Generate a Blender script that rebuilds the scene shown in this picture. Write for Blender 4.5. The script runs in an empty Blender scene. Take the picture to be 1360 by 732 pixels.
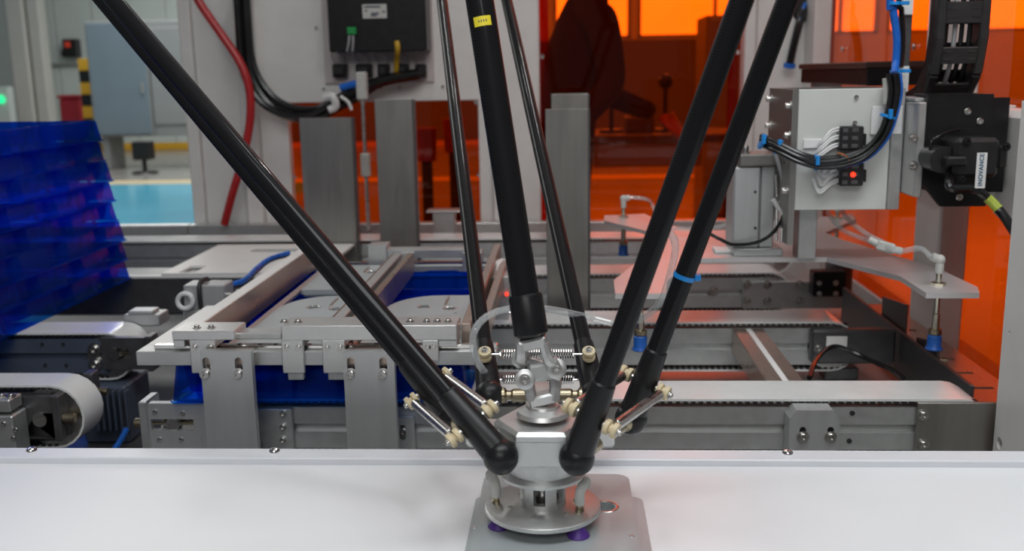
import bpy, bmesh, math, random
from mathutils import Vector as V, Matrix, Quaternion
from mathutils.geometry import tessellate_polygon
random.seed(4)
S = bpy.context.scene
COL = S.collection
PI = math.pi

# ------------------------------------------------------------------ camera, world, lights, exposure
CAM_H, FPX = .445, 1322.0                       # height above the white worktop (z = 0), focal length in pixels of a 1360 frame
PITCH, YAW, ROLL = math.radians(11.5), math.radians(3.2), math.radians(1.0)
RZ = Matrix.Rotation(YAW, 3, 'Z')
cf = RZ @ V((0, math.cos(PITCH), -math.sin(PITCH)))
cu0 = RZ @ V((0, math.sin(PITCH), math.cos(PITCH)))
cr0 = RZ @ V((1, 0, 0))
cr = cr0*math.cos(ROLL) - cu0*math.sin(ROLL)
cu = cu0*math.cos(ROLL) + cr0*math.sin(ROLL)
cam_d = bpy.data.cameras.new('camera')
cam = bpy.data.objects.new('camera', cam_d); COL.objects.link(cam)
cam.matrix_world = Matrix(((cr.x, cu.x, -cf.x, 0), (cr.y, cu.y, -cf.y, 0), (cr.z, cu.z, -cf.z, CAM_H), (0, 0, 0, 1)))
cam_d.sensor_width = 36.0
cam_d.lens = 36.0*FPX/1360
cam_d.clip_start, cam_d.clip_end = .02, 200
cam_d.dof.use_dof = True
cam_d.dof.focus_distance = 1.12
cam_d.dof.aperture_fstop = 6.3
S.camera = cam

W = bpy.data.worlds.new('hall_ambient'); S.world = W; W.use_nodes = True
W.node_tree.nodes['Background'].inputs[0].default_value = (.93, .96, 1.0, 1)
W.node_tree.nodes['Background'].inputs[1].default_value = .11
S.view_settings.view_transform = 'Standard'
S.view_settings.look = 'None'
S.view_settings.exposure = 0.08
S.view_settings.gamma = 1
S.view_settings.use_curve_mapping = False
S.cycles.transparent_max_bounces = 24
S.cycles.max_bounces = 8

def area(name, loc, target, sx, sy, power, col=(1, 1, 1)):
    d = bpy.data.lights.new(name, 'AREA'); d.shape = 'RECTANGLE'; d.size, d.size_y = sx, sy; d.energy = power; d.color = col
    o = bpy.data.objects.new(name, d); COL.objects.link(o); o.location = loc
    o.rotation_euler = (V(target)-V(loc)).to_track_quat('-Z', 'Y').to_euler()
    return o
area('machine_lamp', (.25, .62, 1.75), (.1, .95, 0), 1.8, .5, 22, (.955, .985, 1))
for k, lx in enumerate((-.42, .22)):
    area('machine_strip_lamp', (lx, 2.38, 1.7), (lx, 2.2, 0), .035, .36, 2.6, (1, .99, .97))
area('machine_strip_lamp', (-.1, 1.24, 1.7), (-.1, 1.4, 0), .10, .16, .8, (1, .97, .94))
area('front_fill_light', (-.2, -2.4, 2.4), (-.1, 1.4, 0), 2.4, 1.0, 34, (1, .995, .98))  # unseen fill added behind the camera to brighten the machine's front faces
for lx, ly, pw in ((-5, 6.5, 140), (-5, 13.2, 215), (1.2, 7.5, 40), (1.5, 12.0, 100), (6.8, 14.2, 120)):
    area('hall_lamp', (lx, ly, 3.6), (lx, ly, 0), 2.0, 6.0, pw, (1, .99, .96))

# ------------------------------------------------------------------ pixel of the photograph -> point in the place
def ray(x, y): return cf + cr*((x-680)/FPX) - cu*((y-366)/FPX)
C0 = V((0, 0, CAM_H))
def PD(x, y, d): return C0 + ray(x, y)*d
def PY(x, y, Y): r = ray(x, y); return C0 + r*(Y/r.y)
def PZ(x, y, z): r = ray(x, y); return C0 + r*((z-CAM_H)/r.z)
def PX(x, y, X): r = ray(x, y); return C0 + r*(X/r.x)

# ------------------------------------------------------------------ materials
def nodes(name):
    m = bpy.data.materials.new(name); m.use_nodes = True
    t = m.node_tree; return m, t, t.nodes, t.links, t.nodes['Principled BSDF']
def mat(name, col, metal=0, rough=.4, var=.08, scale=40, stretch=(1, 1, 1), bump=0, coat=0, spec=.5, rvar=.08):
    m, t, N, L, b = nodes(name)
    tc = N.new('ShaderNodeTexCoord'); mp = N.new('ShaderNodeMapping'); mp.inputs['Scale'].default_value = stretch
    nz = N.new('ShaderNodeTexNoise'); nz.inputs['Scale'].default_value = scale; nz.inputs['Detail'].default_value = 4
    L.new(tc.outputs['Object'], mp.inputs[0]); L.new(mp.outputs[0], nz.inputs['Vector'])
    r = N.new('ShaderNodeValToRGB')
    r.color_ramp.elements[0].position, r.color_ramp.elements[1].position = .3, .7
    r.color_ramp.elements[0].color = tuple(c*(1-var) for c in col)+(1,)
    r.color_ramp.elements[1].color = tuple(min(1, c*(1+var)) for c in col)+(1,)
    L.new(nz.outputs[0], r.inputs[0]); L.new(r.outputs[0], b.inputs['Base Color'])
    mr = N.new('ShaderNodeMapRange'); mr.inputs['To Min'].default_value = max(.02, rough-rvar); mr.inputs['To Max'].default_value = rough+rvar
    L.new(nz.outputs[0], mr.inputs['Value']); L.new(mr.outputs[0], b.inputs['Roughness'])
    b.inputs['Metallic'].default_value = metal
    b.inputs['Specular IOR Level'].default_value = spec
    if coat: b.inputs['Coat Weight'].default_value = coat; b.inputs['Coat Roughness'].default_value = .06
    if bump:
        bp = N.new('ShaderNodeBump'); bp.inputs['Strength'].default_value = bump; bp.inputs['Distance'].default_value = .001
        L.new(nz.outputs[0], bp.inputs['Height']); L.new(bp.outputs[0], b.inputs['Normal'])
    return m
def emit(name, col, power):
    m, t, N, L, b = nodes(name)
    b.inputs['Base Color'].default_value = (.02, .02, .02, 1)
    nz = N.new('ShaderNodeTexNoise'); nz.inputs['Scale'].default_value = 1.3
    mr = N.new('ShaderNodeMapRange'); mr.inputs['To Min'].default_value = power*.7; mr.inputs['To Max'].default_value = power*1.3
    L.new(nz.outputs[0], mr.inputs['Value']); L.new(mr.outputs[0], b.inputs['Emission Strength'])
    b.inputs['Emission Color'].default_value = (*col, 1)
    return m
def sheer(name, tint, body, opac, rough=.12, gloss=.10, edge=.5):
    """coloured see-through plastic: tinted clear part, some body colour, glossy skin"""
    m, t, N, L, b = nodes(name)
    out = N['Material Output']
    tr = N.new('ShaderNodeBsdfTransparent'); tr.inputs[0].default_value = (*tint, 1)
    nz = N.new('ShaderNodeTexNoise'); nz.inputs['Scale'].default_value = 9
    mr = N.new('ShaderNodeMapRange'); mr.inputs['To Min'].default_value = opac*.75; mr.inputs['To Max'].default_value = min(1, opac*1.25)
    tc = N.new('ShaderNodeTexCoord'); L.new(tc.outputs['Object'], nz.inputs['Vector']); L.new(nz.outputs[0], mr.inputs['Value'])
    b.inputs['Base Color'].default_value = (*body, 1); b.inputs['Roughness'].default_value = rough; b.inputs['Specular IOR Level'].default_value = .2
    m1 = N.new('ShaderNodeMixShader'); L.new(mr.outputs[0], m1.inputs[0]); L.new(tr.outputs[0], m1.inputs[1]); L.new(b.outputs[0], m1.inputs[2])
    gl = N.new('ShaderNodeBsdfGlossy'); gl.inputs['Roughness'].default_value = rough*.5
    lw = N.new('ShaderNodeLayerWeight'); lw.inputs[0].default_value = .5
    pw = N.new('ShaderNodeMath'); pw.operation = 'POWER'; pw.inputs[1].default_value = 4; L.new(lw.outputs['Facing'], pw.inputs[0])
    ml = N.new('ShaderNodeMath'); ml.operation = 'MULTIPLY_ADD'; ml.inputs[1].default_value = edge; ml.inputs[2].default_value = gloss*.3; L.new(pw.outputs[0], ml.inputs[0])
    m2 = N.new('ShaderNodeMixShader'); L.new(ml.outputs[0], m2.inputs[0]); L.new(m1.outputs[0], m2.inputs[1]); L.new(gl.outputs[0], m2.inputs[2])
    L.new(m2.outputs[0], out.inputs['Surface'])
    return m
def carbon():
    m, t, N, L, b = nodes('carbon_fibre')
    tc = N.new('ShaderNodeTexCoord')
    w = N.new('ShaderNodeTexWave'); w.inputs['Scale'].default_value = 210; w.inputs['Distortion'].default_value = .4; w.bands_direction = 'DIAGONAL'
    L.new(tc.outputs['Object'], w.inputs['Vector'])
    r = N.new('ShaderNodeValToRGB'); r.color_ramp.elements[0].color = (.006, .006, .007, 1); r.color_ramp.elements[1].color = (.015, .015, .016, 1)
    L.new(w.outputs[0], r.inputs[0]); L.new(r.outputs[0], b.inputs['Base Color'])
    b.inputs['Roughness'].default_value = .42; b.inputs['Specular IOR Level'].default_value = .06; b.inputs['Coat Weight'].default_value = .25; b.inputs['Coat Roughness'].default_value = .07
    return m

ALU = mat('anodised_aluminium', (.62, .62, .61), .85, .38, .05, 60, (1, 6, 1))
ALUD = mat('dull_aluminium', (.55, .56, .555), .8, .42, .07, 50, (1, 6, 1))
ALUK = mat('dark_anodised_steel', (.16, .16, .165), .8, .4, .1, 40)
BRUSH = mat('brushed_steel', (.31, .30, .28), .85, .36, .07, 90, (1, 1, .06), .05)
BRUSHL = mat('bead_blasted_plate', (.50, .51, .51), .6, .42, .05, 90, (1, 1, .08), .04)
CHROME = mat('polished_steel', (.75, .74, .72), 1, .16, .04, 30, rvar=.05)
STEEL = mat('machined_steel', (.55, .54, .52), 1, .28, .06, 60)
BRASS = mat('dull_brass', (.38, .33, .23), 1, .3, .08, 60)
WALLMETAL = mat('copper_tone_and_reflection', (.50, .40, .34), .85, .3, .08, 30, (6, 1, 1))  # copper tone; also holds orange reflection painted on the aluminium cross member
POWDER = mat('white_powder_coat', (.72, .71, .69), 0, .42, .03, 18, bump=.02)
POWDERG = mat('light_grey_powder_coat', (.64, .66, .63), .1, .42, .03, 18, bump=.02)
TABLE = mat('white_belt_sheet', (.80, .81, .83), 0, .42, .022, 6, (1, 1, 1), .01)
EDGE = mat('white_edge_rail', (.74, .75, .79), .0, .38, .02, 20)
BELT = mat('pale_grey_belt', (.70, .71, .70), 0, .20, .04, 22)
RUBBER = mat('black_rubber', (.018, .018, .018), 0, .55, .2, 60)
BLACK = mat('black_plastic', (.014, .014, .015), 0, .36, .2, 50, spec=.5)
MATTE = mat('black_anodised', (.011, .011, .012), 0, .34, .2, 50, spec=.3)
CHAINM = mat('black_chain_plastic', (.02, .02, .021), 0, .45, .2, 70)
NYLON = mat('cream_nylon', (.66, .55, .35), 0, .45, .06, 60)
CARBON = carbon()
ORANGE = sheer('orange_acrylic', (.965, .30, .04), (.45, .06, .004), .015, .05, .08)
BLUE = sheer('blue_tray_plastic', (.03, .29, .95), (.001, .045, .33), .28, .2, .012, .03)
CLEAR = sheer('clear_tube', (.93, .95, .95), (.80, .82, .82), .26, .08, .22)
PART = mat('grey_casting', (.43, .47, .48), .3, .42, .04, 26)
CUPB = mat('blue_suction_rubber', (.01, .10, .42), 0, .4, .1, 50)
CUPV = mat('violet_suction_rubber', (.075, .022, .22), 0, .45, .15, 50)
HOSER = mat('red_air_hose', (.42, .018, .02), 0, .3, .1, 40)
CABLEK = mat('black_cable_sheath', (.01, .01, .011), 0, .22, .2, 60)
CABLEB = mat('blue_air_tube', (.012, .13, .55), 0, .28, .1, 40)
CABLEW = mat('white_cable_sheath', (.72, .72, .72), 0, .4, .05, 40)
CABLEG = mat('grey_cable_sheath', (.33, .33, .34), 0, .4, .08, 40)
TIEB = mat('blue_cable_tie', (.01, .24, .66), 0, .35, .08, 40)
YELLOW = mat('yellow_label', (.80, .66, .03), 0, .45, .06, 60)
WHITEP = mat('white_plastic', (.78, .78, .77), 0, .4, .03, 40)
GREYP = mat('grey_fitting_plastic', (.50, .50, .47), 0, .4, .06, 60)
INK = mat('dark_print', (.03, .05, .08), 0, .6, .1, 60)
GREENP = mat('green_plastic', (.01, .28, .06), 0, .4, .1, 40)
LEDR = emit('red_led', (1, .03, .01), 2.5)
DISP = emit('red_display', (1, .06, .02), .25)
LEDG = emit('green_led', (.02, 1, .35), 1.1)
WINLIT = emit('daylit_window', (1, .97, .92), 2.6)
WALLG = mat('sage_grey_wall_panel', (.60, .67, .64), 0, .6, .04, 2)
WALLW = mat('pale_hall_wall', (.66, .70, .70), 0, .6, .03, 2)
COLM = mat('warm_grey_column_paint', (.58, .58, .54), 0, .5, .03, 3)
CABG = mat('blue_grey_cabinet_paint', (.20, .255, .295), .1, .45, .04, 3)
CABL = mat('grey_cabinet_paint', (.31, .325, .32), .1, .45, .04, 3)
FLOORB = mat('blue_epoxy_floor', (.11, .48, .68), 0, .16, .06, .6)
FLOORG = mat('grey_epoxy_floor', (.27, .265, .25), 0, .22, .08, .8)
DADO = mat('dark_dado_paint', (.13, .125, .12), 0, .5, .05, 3)
LINE = mat('cream_floor_paint', (.62, .52, .32), 0, .4, .06, 4)
REDM = mat('red_paint', (.32, .02, .03), 0, .4, .08, 8)
SAFEY = mat('safety_yellow_paint', (.75, .42, .03), 0, .5, .05, 8)
CLOTH = mat('dark_work_clothes', (.012, .012, .014), 0, .85, .3, 18)
SKIN = mat('skin', (.48, .29, .20), 0, .55, .06, 30)
HAIR = mat('black_hair', (.01, .009, .008), 0, .6, .3, 60)
WOODD = mat('dark_bench_top', (.10, .09, .085), 0, .5, .1, 6)
BLUEG = mat('blue_grey_motor_paint', (.075, .095, .135), .2, .45, .1, 20)

# ------------------------------------------------------------------ mesh builder
class MB:
    def __init__(s): s.v = []; s.f = []; s.mi = []; s.m = 0
    def slot(s, i): s.m = i; return s
    def add(s, vs, fs):
        o = len(s.v); s.v += [tuple(p) for p in vs]; s.f += [tuple(i+o for i in f) for f in fs]; s.mi += [s.m]*len(fs); return s
    def addbm(s, bm):
        bm.verts.index_update()
        s.add([v.co.copy() for v in bm.verts], [[v.index for v in f.verts] for f in bm.faces]); bm.free(); return s
    def box(s, x0, x1, y0, y1, z0, z1, bev=.001, M=None):
        x0, x1 = sorted((x0, x1)); y0, y1 = sorted((y0, y1)); z0, z1 = sorted((z0, z1))
        bm = bmesh.new(); bmesh.ops.create_cube(bm, size=1)
        for v in bm.verts: v.co = V(((x0+x1)/2+v.co.x*(x1-x0), (y0+y1)/2+v.co.y*(y1-y0), (z0+z1)/2+v.co.z*(z1-z0)))
        b = min(bev, .24*min(x1-x0, y1-y0, z1-z0))
        if b > 0: bmesh.ops.bevel(bm, geom=bm.edges[:], offset=b, segments=1, affect='EDGES')
        if M is not None: bmesh.ops.transform(bm, matrix=M, verts=bm.verts)
        return s.addbm(bm)
    def obox(s, c, ax, ay, az, hx, hy, hz, bev=.001):
        """box with its own axes"""
        ax, ay, az = [V(a).normalized() for a in (ax, ay, az)]
        M = Matrix(((ax.x, ay.x, az.x, c[0]), (ax.y, ay.y, az.y, c[1]), (ax.z, ay.z, az.z, c[2]), (0, 0, 0, 1)))
        return s.box(-hx, hx, -hy, hy, -hz, hz, bev, M)
    def lathe(s, prof, c, axis=(0, 0, 1), n=24, caps=True):
        a = V(axis).normalized(); u = a.orthogonal().normalized(); w = a.cross(u); c = V(c)
        vs = []; fs = []
        for r, h in prof:
            for k in range(n):
                t = 2*PI*k/n; vs.append(c+a*h+(u*math.cos(t)+w*math.sin(t))*r)
        for i in range(len(prof)-1):
            for k in range(n):
                j = (k+1) % n; fs.append((i*n+k, i*n+j, (i+1)*n+j, (i+1)*n+k))
        if caps:
            fs.append(tuple(range(n-1, -1, -1))); q = (len(prof)-1)*n; fs.append(tuple(range(q, q+n)))
        return s.add(vs, fs)
    def cyl(s, p0, p1, r0, r1=None, n=20, ch=0):
        p0, p1 = V(p0), V(p1); r1 = r0 if r1 is None else r1; h = (p1-p0).length
        prof = [(r0, 0), (r1, h)] if not ch else [(r0-ch, 0), (r0, ch), (r1, h-ch), (r1-ch, h)]
        return s.lathe(prof, p0, p1-p0, n)
    def ball(s, c, r, n=24, sq=1):
        m = 12; return s.lathe([(max(1e-5, r*math.sin(PI*i/m)), -r*math.cos(PI*i/m)*sq) for i in range(m+1)], c, (0, 0, 1), n, False)
    def tube(s, pts, r, n=8, smooth=5, closed=False, cap=True):
        P = [V(p) for p in pts]
        if smooth > 1 and len(P) > 2:
            Q = []; m = len(P)
            rng = range(m if closed else m-1)
            for i in rng:
                p0 = P[(i-1) % m] if (closed or i > 0) else P[0]*2-P[1]
                p1 = P[i]; p2 = P[(i+1) % m]
                p3 = P[(i+2) % m] if (closed or i+2 < m) else P[-1]*2-P[-2]
                for k in range(smooth):
                    t = k/smooth
                    Q.append(.5*((2*p1)+(p2-p0)*t+(2*p0-5*p1+4*p2-p3)*t*t+(3*p1-p0-3*p2+p3)*t**3))
            if not closed: Q.append(P[-1])
            P = Q
        m = len(P); vs = []; fs = []; nrm = None
        for i in range(m):
            if closed: d = P[(i+1) % m]-P[i-1]
            else: d = P[min(i+1, m-1)]-P[max(i-1, 0)]
            d.normalize()
            nrm = d.orthogonal() if nrm is None else nrm-d*nrm.dot(d)
            nrm.normalize(); b = d.cross(nrm)
            rr = r[i*(len(r)-1)//max(1, m-1)] if isinstance(r, (list, tuple)) else r
            for k in range(n):
                t = 2*PI*k/n; vs.append(P[i]+(nrm*math.cos(t)+b*math.sin(t))*rr)
        for i in range(m if closed else m-1):
            j = (i+1) % m
            for k in range(n):
                l = (k+1) % n; fs.append((i*n+k, i*n+l, j*n+l, j*n+k))
        if cap and not closed: fs.append(tuple(range(n-1, -1, -1))); fs.append(tuple(range((m-1)*n, m*n)))
        return s.add(vs, fs)
    def plate(s, outer, holes, O, u, v, t):
        """flat outline (u, v coordinates) with holes, thickness t along u x v"""
        O, u, v = V(O), V(u).normalized(), V(v).normalized(); w = u.cross(v)
        loops = [list(outer)]+[list(h) for h in holes]
        tri = tessellate_polygon([[V((p[0], p[1], 0)) for p in lp] for lp in loops])
        flat = [p for lp in loops for p in lp]; n = len(flat)
        vs = [O+u*p[0]+v*p[1] for p in flat]; vs += [p+w*t for p in vs]
        fs = []
        for a, b, c in tri:
            pa, pb, pc = flat[a], flat[b], flat[c]
            ar = (pb[0]-pa[0])*(pc[1]-pa[1])-(pb[1]-pa[1])*(pc[0]-pa[0])
            if abs(ar) < 1e-14: continue
            if ar < 0: b, c = c, b
            fs.append((a+n, b+n, c+n)); fs.append((a, c, b))
        k = 0
        for li, lp in enumerate(loops):
            m = len(lp); sg = sum(lp[i][0]*lp[(i+1) % m][1]-lp[(i+1) % m][0]*lp[i][1] for i in range(m))
            flip = (sg < 0) != (li > 0)
            for i in range(m):
                a, b = k+i, k+(i+1) % m
                fs.append((b, a, a+n, b+n) if flip else (a, b, b+n, a+n))
            k += m
        return s.add(vs, fs)
    def build(s, name, mats, parent=None, sharp=32):
        if not isinstance(mats, (list, tuple)): mats = [mats]
        off = V((0, 0, 0))
        if parent is not None:
            r = parent
            while r.parent is not None: r = r.parent
            off = V(r.location)
        me = bpy.data.meshes.new(name)
        me.from_pydata([tuple(V(p)-off) for p in s.v], [], s.f)
        for m in mats: me.materials.append(m)
        me.polygons.foreach_set('material_index', s.mi)
        bm = bmesh.new(); bm.from_mesh(me); bmesh.ops.recalc_face_normals(bm, faces=bm.faces); bm.to_mesh(me); bm.free()
        me.polygons.foreach_set('use_smooth', [True]*len(me.polygons))
        me.set_sharp_from_angle(angle=math.radians(sharp)); me.update()
        o = bpy.data.objects.new(name, me); COL.objects.link(o)
        if parent is not None: o.parent = parent
        return o
def rr(x0, x1, y0, y1, r, n=5):
    p = []
    for cx, cy, a in ((x1-r, y0+r, -90), (x1-r, y1-r, 0), (x0+r, y1-r, 90), (x0+r, y0+r, 180)):
        for k in range(n+1):
            t = math.radians(a+90*k/n); p.append((cx+r*math.cos(t), cy+r*math.sin(t)))
    return p
def circ(x, y, r, n=16): return [(x+r*math.cos(2*PI*k/n), y+r*math.sin(2*PI*k/n)) for k in range(n)]
def slot(x, y0, y1, r): return rr(x-r, x+r, y0, y1, r*.98, 5)

def tag(o, label, cat, group=None, kind=None):
    if label: o['label'] = label
    if cat: o['category'] = cat
    if group: o['group'] = group
    if kind: o['kind'] = kind
    return o
def thing(name, loc, label, cat, group=None):
    o = bpy.data.objects.new(name, None); COL.objects.link(o); o.location = loc; o.empty_display_size = .05
    return tag(o, label, cat, group)
def dup(o, loc=None, parent=None, **kw):
    c = o.copy(); COL.objects.link(c)
    if parent is not None: c.parent = parent
    for ch in list(o.children): dup(ch, None, c)
    if loc is not None: c.location = loc
    for k, v in kw.items(): c[k] = v
    return c
def struct(mb, name, m, label=None):
    o = mb.build(name, m); o['kind'] = 'structure'
    if label: o['label'] = label
    return o
BOLTS = {}
def bolt(parent, p, axis, r=.004, name='bolt', m=None, h=1.0, washer=True):
    """socket head screw; all of one size share their mesh"""
    m = m or STEEL; key = (round(r, 5), m.name, h, washer)
    if key not in BOLTS:
        b = MB()
        pf = ([(r*1.55, 0), (r*1.55, r*.3)] if washer else [])+[(r, 0 if not washer else r*.3), (r, r*h*.85), (r*.88, r*h), (r*.55, r*h), (r*.5, r*h*.45)]
        b.lathe(pf, (0, 0, 0), (0, 0, 1), 12)
        o = b.build(name, m); BOLTS[key] = o.data; bpy.data.objects.remove(o)
    o = bpy.data.objects.new(name, BOLTS[key]); COL.objects.link(o); o.parent = parent
    rt = parent
    while rt.parent is not None: rt = rt.parent
    o.location = V(p)-V(rt.location)
    o.rotation_euler = V(axis).to_track_quat('Z', 'Y').to_euler()
    return o
NY = (0, -1, 0)

# ================================================================== hall (setting)
FZ = -.82
def slab(x0, x1, y0, y1, z0, z1): return MB().box(x0, x1, y0, y1, z0, z1, 0)
struct(slab(-2.95, 12, 6.0, 12.0, FZ-.1, FZ), 'floor_side', FLOORG, 'pale grey walkway floor right of the blue floor')
struct(slab(-14, -2.95, 6.0, 12.0, FZ-.1, FZ), 'floor', FLOORB, 'glossy blue epoxy floor of the hall')
struct(slab(-14, 12, -1.5, 6.0, FZ-.1, FZ), 'floor_near', FLOORG, 'grey floor under the machine')
struct(slab(-14, 12, 12.0, 12.45, FZ-.1, FZ+.001), 'trim_1', LINE, 'cream painted line along the edge of the blue floor')
struct(slab(-14, 12, 12.45, 20, FZ-.1, FZ), 'floor_rear', FLOORG, 'glossy grey floor beyond the painted line')
# back wall in separate cladding sheets, with an opening for each window
wz0, wz1 = 1.0, 2.75
wins = [(-.2, 1.15), (1.27, 3.95), (4.12, 5.4), (5.55, 8.2)]
wb = MB().box(-14, wins[0][0], 18, 18.2, FZ, 4.2, 0)
for i, (a, b) in enumerate(wins):
    wb.box(a, b, 18, 18.2, FZ, wz0, 0); wb.box(a, b, 18, 18.2, wz1, 4.2, 0)
    nx = wins[i+1][0] if i+1 < len(wins) else 12
    wb.box(b, nx, 18, 18.2, FZ, 4.2, 0)
wallb = struct(wb, 'wall_back', WALLW, 'pale far wall of the hall')
k = 0
for px in range(0, 20):
    x = -13.9+px*.68
    if x+.6 < -.3:
        MB().box(x, x+.66, 17.965, 17.999, FZ+.12, 4.2, .01).build('cladding_panel', WALLG, wallb)
for i, (a, b) in enumerate(wins):
    w = struct(MB().box(a, b, 18.11, 18.13, wz0, wz1, 0), 'window_%d' % (i+1), WINLIT, 'daylit window in the far wall, seen through the orange door')
    f = MB()
    for x in (a+.03, (a+b)/2, b-.03): f.box(x-.03, x+.03, 18.02, 18.1, wz0, wz1, .004)
    for z in (wz0+.03, wz1-.03): f.box(a, b, 18.02, 18.1, z-.03, z+.03, .004)
    f.build('window_frame', CABL, w)
wr = MB().box(9.0, 9.2, -1.5, 18, FZ, 4.2, 0)
struct(wr, 'wall_right', WALLW, 'pale side wall of the hall')
struct(MB().box(-14, 9, 17.94, 17.999, FZ, FZ+.12, .01), 'baseboard_back', SAFEY, 'yellow kick strip along the foot of the far wall')
struct(MB().box(-6.2, 4.6, 17.9, 17.998, FZ+.125, .98, .01), 'trim_4', DADO, 'dark dado panel on the far wall below the windows')
# column and frame member against the far wall
p0, p1 = PY(16, 60, 17), PY(58, 60, 17)
struct(MB().box(p0.x, p0.x+.30, 16.9, 17.2, FZ, 4.2, .02), 'trim_2', COLM, 'warm grey steel column in front of the far wall')
struct(MB().box(p0.x+.34, p1.x, 16.95, 17.2, FZ, 4.2, .02), 'trim_3', COLM, 'narrow warm grey column beside the wider one')

# far cabinet: blue-grey door, grey side bay, legs
a, b, c = PY(118, 100, 14), PY(197, 100, 14), PY(268, 100, 14)
zt, zb = PY(190, 27, 14).z, PY(190, 181, 14).z
cab = thing('control_cabinet', (a.x, 14, FZ), 'large blue-grey control cabinet on legs, far behind the blue tray stack', 'cabinet')
MB().box(a.x, b.x, 14, 14.7, zb, zt, .01).box(b.x, c.x, 14.06, 14.7, zb, zt, .01).build('body', CABL, cab)
d = MB().box(a.x+.03, b.x-.01, 13.97, 14, zb+.03, zt-.03, .01).build('door', CABG, cab, 30)
MB().box(b.x-.1, b.x-.07, 13.93, 13.97, zb+.6, zb+.75, .005).build('handle', CABL, d)
MB().box(b.x+.02, c.x-.02, 14.03, 14.06, zb+.16, zt-.1, .01).build('side_panel', CABL, cab)
for x in (a.x+.1, c.x-.1):
    MB().box(x-.05, x+.05, 14.1, 14.6, FZ, zb, .01).build('leg', CABL, cab)
a, b = PY(178, 190, 13.4), PY(201, 190, 13.4)
st = thing('box_on_stand', ((a.x+b.x)/2, 13.4, FZ), 'small black box on a post below the blue-grey cabinet', 'stand')
MB().box(a.x, b.x, 13.3, 13.5, PY(190, 212, 13.4).z, PY(190, 188, 13.4).z, .01).build('box', BLACK, st)
m_ = (a.x+b.x)/2
MB().cyl((m_, 13.4, FZ+.03), (m_, 13.4, PY(190, 212, 13.4).z), .03).build('post', BLACK, st)
MB().cyl((m_, 13.4, FZ), (m_, 13.4, FZ+.03), .18, .16).build('base', BLACK, st)
# striped guard post
a, b = PY(109, 100, 15), PY(124, 100, 15); zt = PY(115, 78, 15).z
gp = thing('guard_post', ((a.x+b.x)/2, 15, FZ), 'yellow and black striped guard post left of the blue-grey cabinet', 'post')
n = 9; hh = (zt-FZ)/n
for k in range(n):
    MB().box(a.x, b.x, 14.9, 15.06, FZ+k*hh, FZ+(k+1)*hh, .006).build('band', SAFEY if (n-1-k) % 2 == 0 else BLACK, gp)
# red bin, wall device with red display, conduit, green lamp
a, b = PY(82, 140, 15.4), PY(111, 140, 15.4)
rb = thing('red_bin', (a.x, 15.4, FZ), 'small red bin beside the striped guard post', 'bin')
MB().box(a.x, b.x, 15.3, 15.6, FZ, PY(95, 131, 15.4).z, .03).build('body', REDM, rb)
MB().box(a.x-.01, b.x+.01, 15.29, 15.61, PY(95, 131, 15.4).z, PY(95, 126, 15.4).z, .01).build('lid', REDM, rb)
a, b = PY(87, 60, 17.9), PY(105, 60, 17.9)
dv = thing('wall_terminal', (a.x, 17.9, a.z), 'black wall terminal with a red display on the far wall', 'terminal')
MB().box(a.x, b.x, 17.78, 17.964, PY(95, 76, 17.9).z, PY(95, 52, 17.9).z, .01).build('body', BLACK, dv)
MB().box(a.x+.05, b.x-.1, 17.77, 17.78, PY(95, 63, 17.9).z, PY(95, 56, 17.9).z, .002).build('display', DISP, dv)
MB().box(a.x-.08, a.x, 17.85, 17.964, PY(95, 75, 17.9).z, PY(95, 66, 17.9).z, .01).build('junction', BLACK, dv)
a, b = PY(60, 86, 17.9), PY(110, 85, 17.9)
cd = MB().cyl((a.x, 17.92, a.z), (b.x, 17.92, a.z), .03, n=10).build('wall_conduit', CABL); tag(cd, 'grey horizontal conduit under the black wall terminal', 'pipe')
g = PY(1, 132, 16)
gl = thing('green_lamp', (g.x, 16, FZ), 'round green signal lamp on a grey post at the hall wall', 'lamp')
MB().ball(g, .07).build('lens', LEDG, gl)
MB().box(g.x-.12, g.x+.12, 16.02, 16.2, FZ, g.z+.2, .01).build('post', WALLG, gl)

# person in dark clothes behind the orange door
def skin_body(name, pts, edges, root, m, parent, sub=2):
    off = V(parent.location)
    me = bpy.data.meshes.new(name); me.from_pydata([tuple(V(p[0])-off) for p in pts], edges, [])
    o = bpy.data.objects.new(name, me); COL.objects.link(o); o.parent = parent
    sk = o.modifiers.new('skin', 'SKIN')
    bm = bmesh.new(); bm.from_mesh(me)
    ly = bm.verts.layers.skin.verify()
    bm.verts.ensure_lookup_table()
    for i, v in enumerate(bm.verts):
        r = pts[i][1]; v[ly].radius = r if isinstance(r, tuple) else (r, r); v[ly].use_root = (i == root)
    bm.to_mesh(me); bm.free()
    sk.use_smooth_shade = True
    ss = o.modifiers.new('sub', 'SUBSURF'); ss.levels = sub; ss.render_levels = sub
    me.materials.append(m)
    return o
PYY = 3.75
b0 = PY(750, 60, PYY).x
per = thing('person', (b0, PYY, FZ), 'person in dark clothes bending over a bench behind the orange door', 'person')
def q(x, y, z): return (b0+x, PYY+y, FZ+z)
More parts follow.
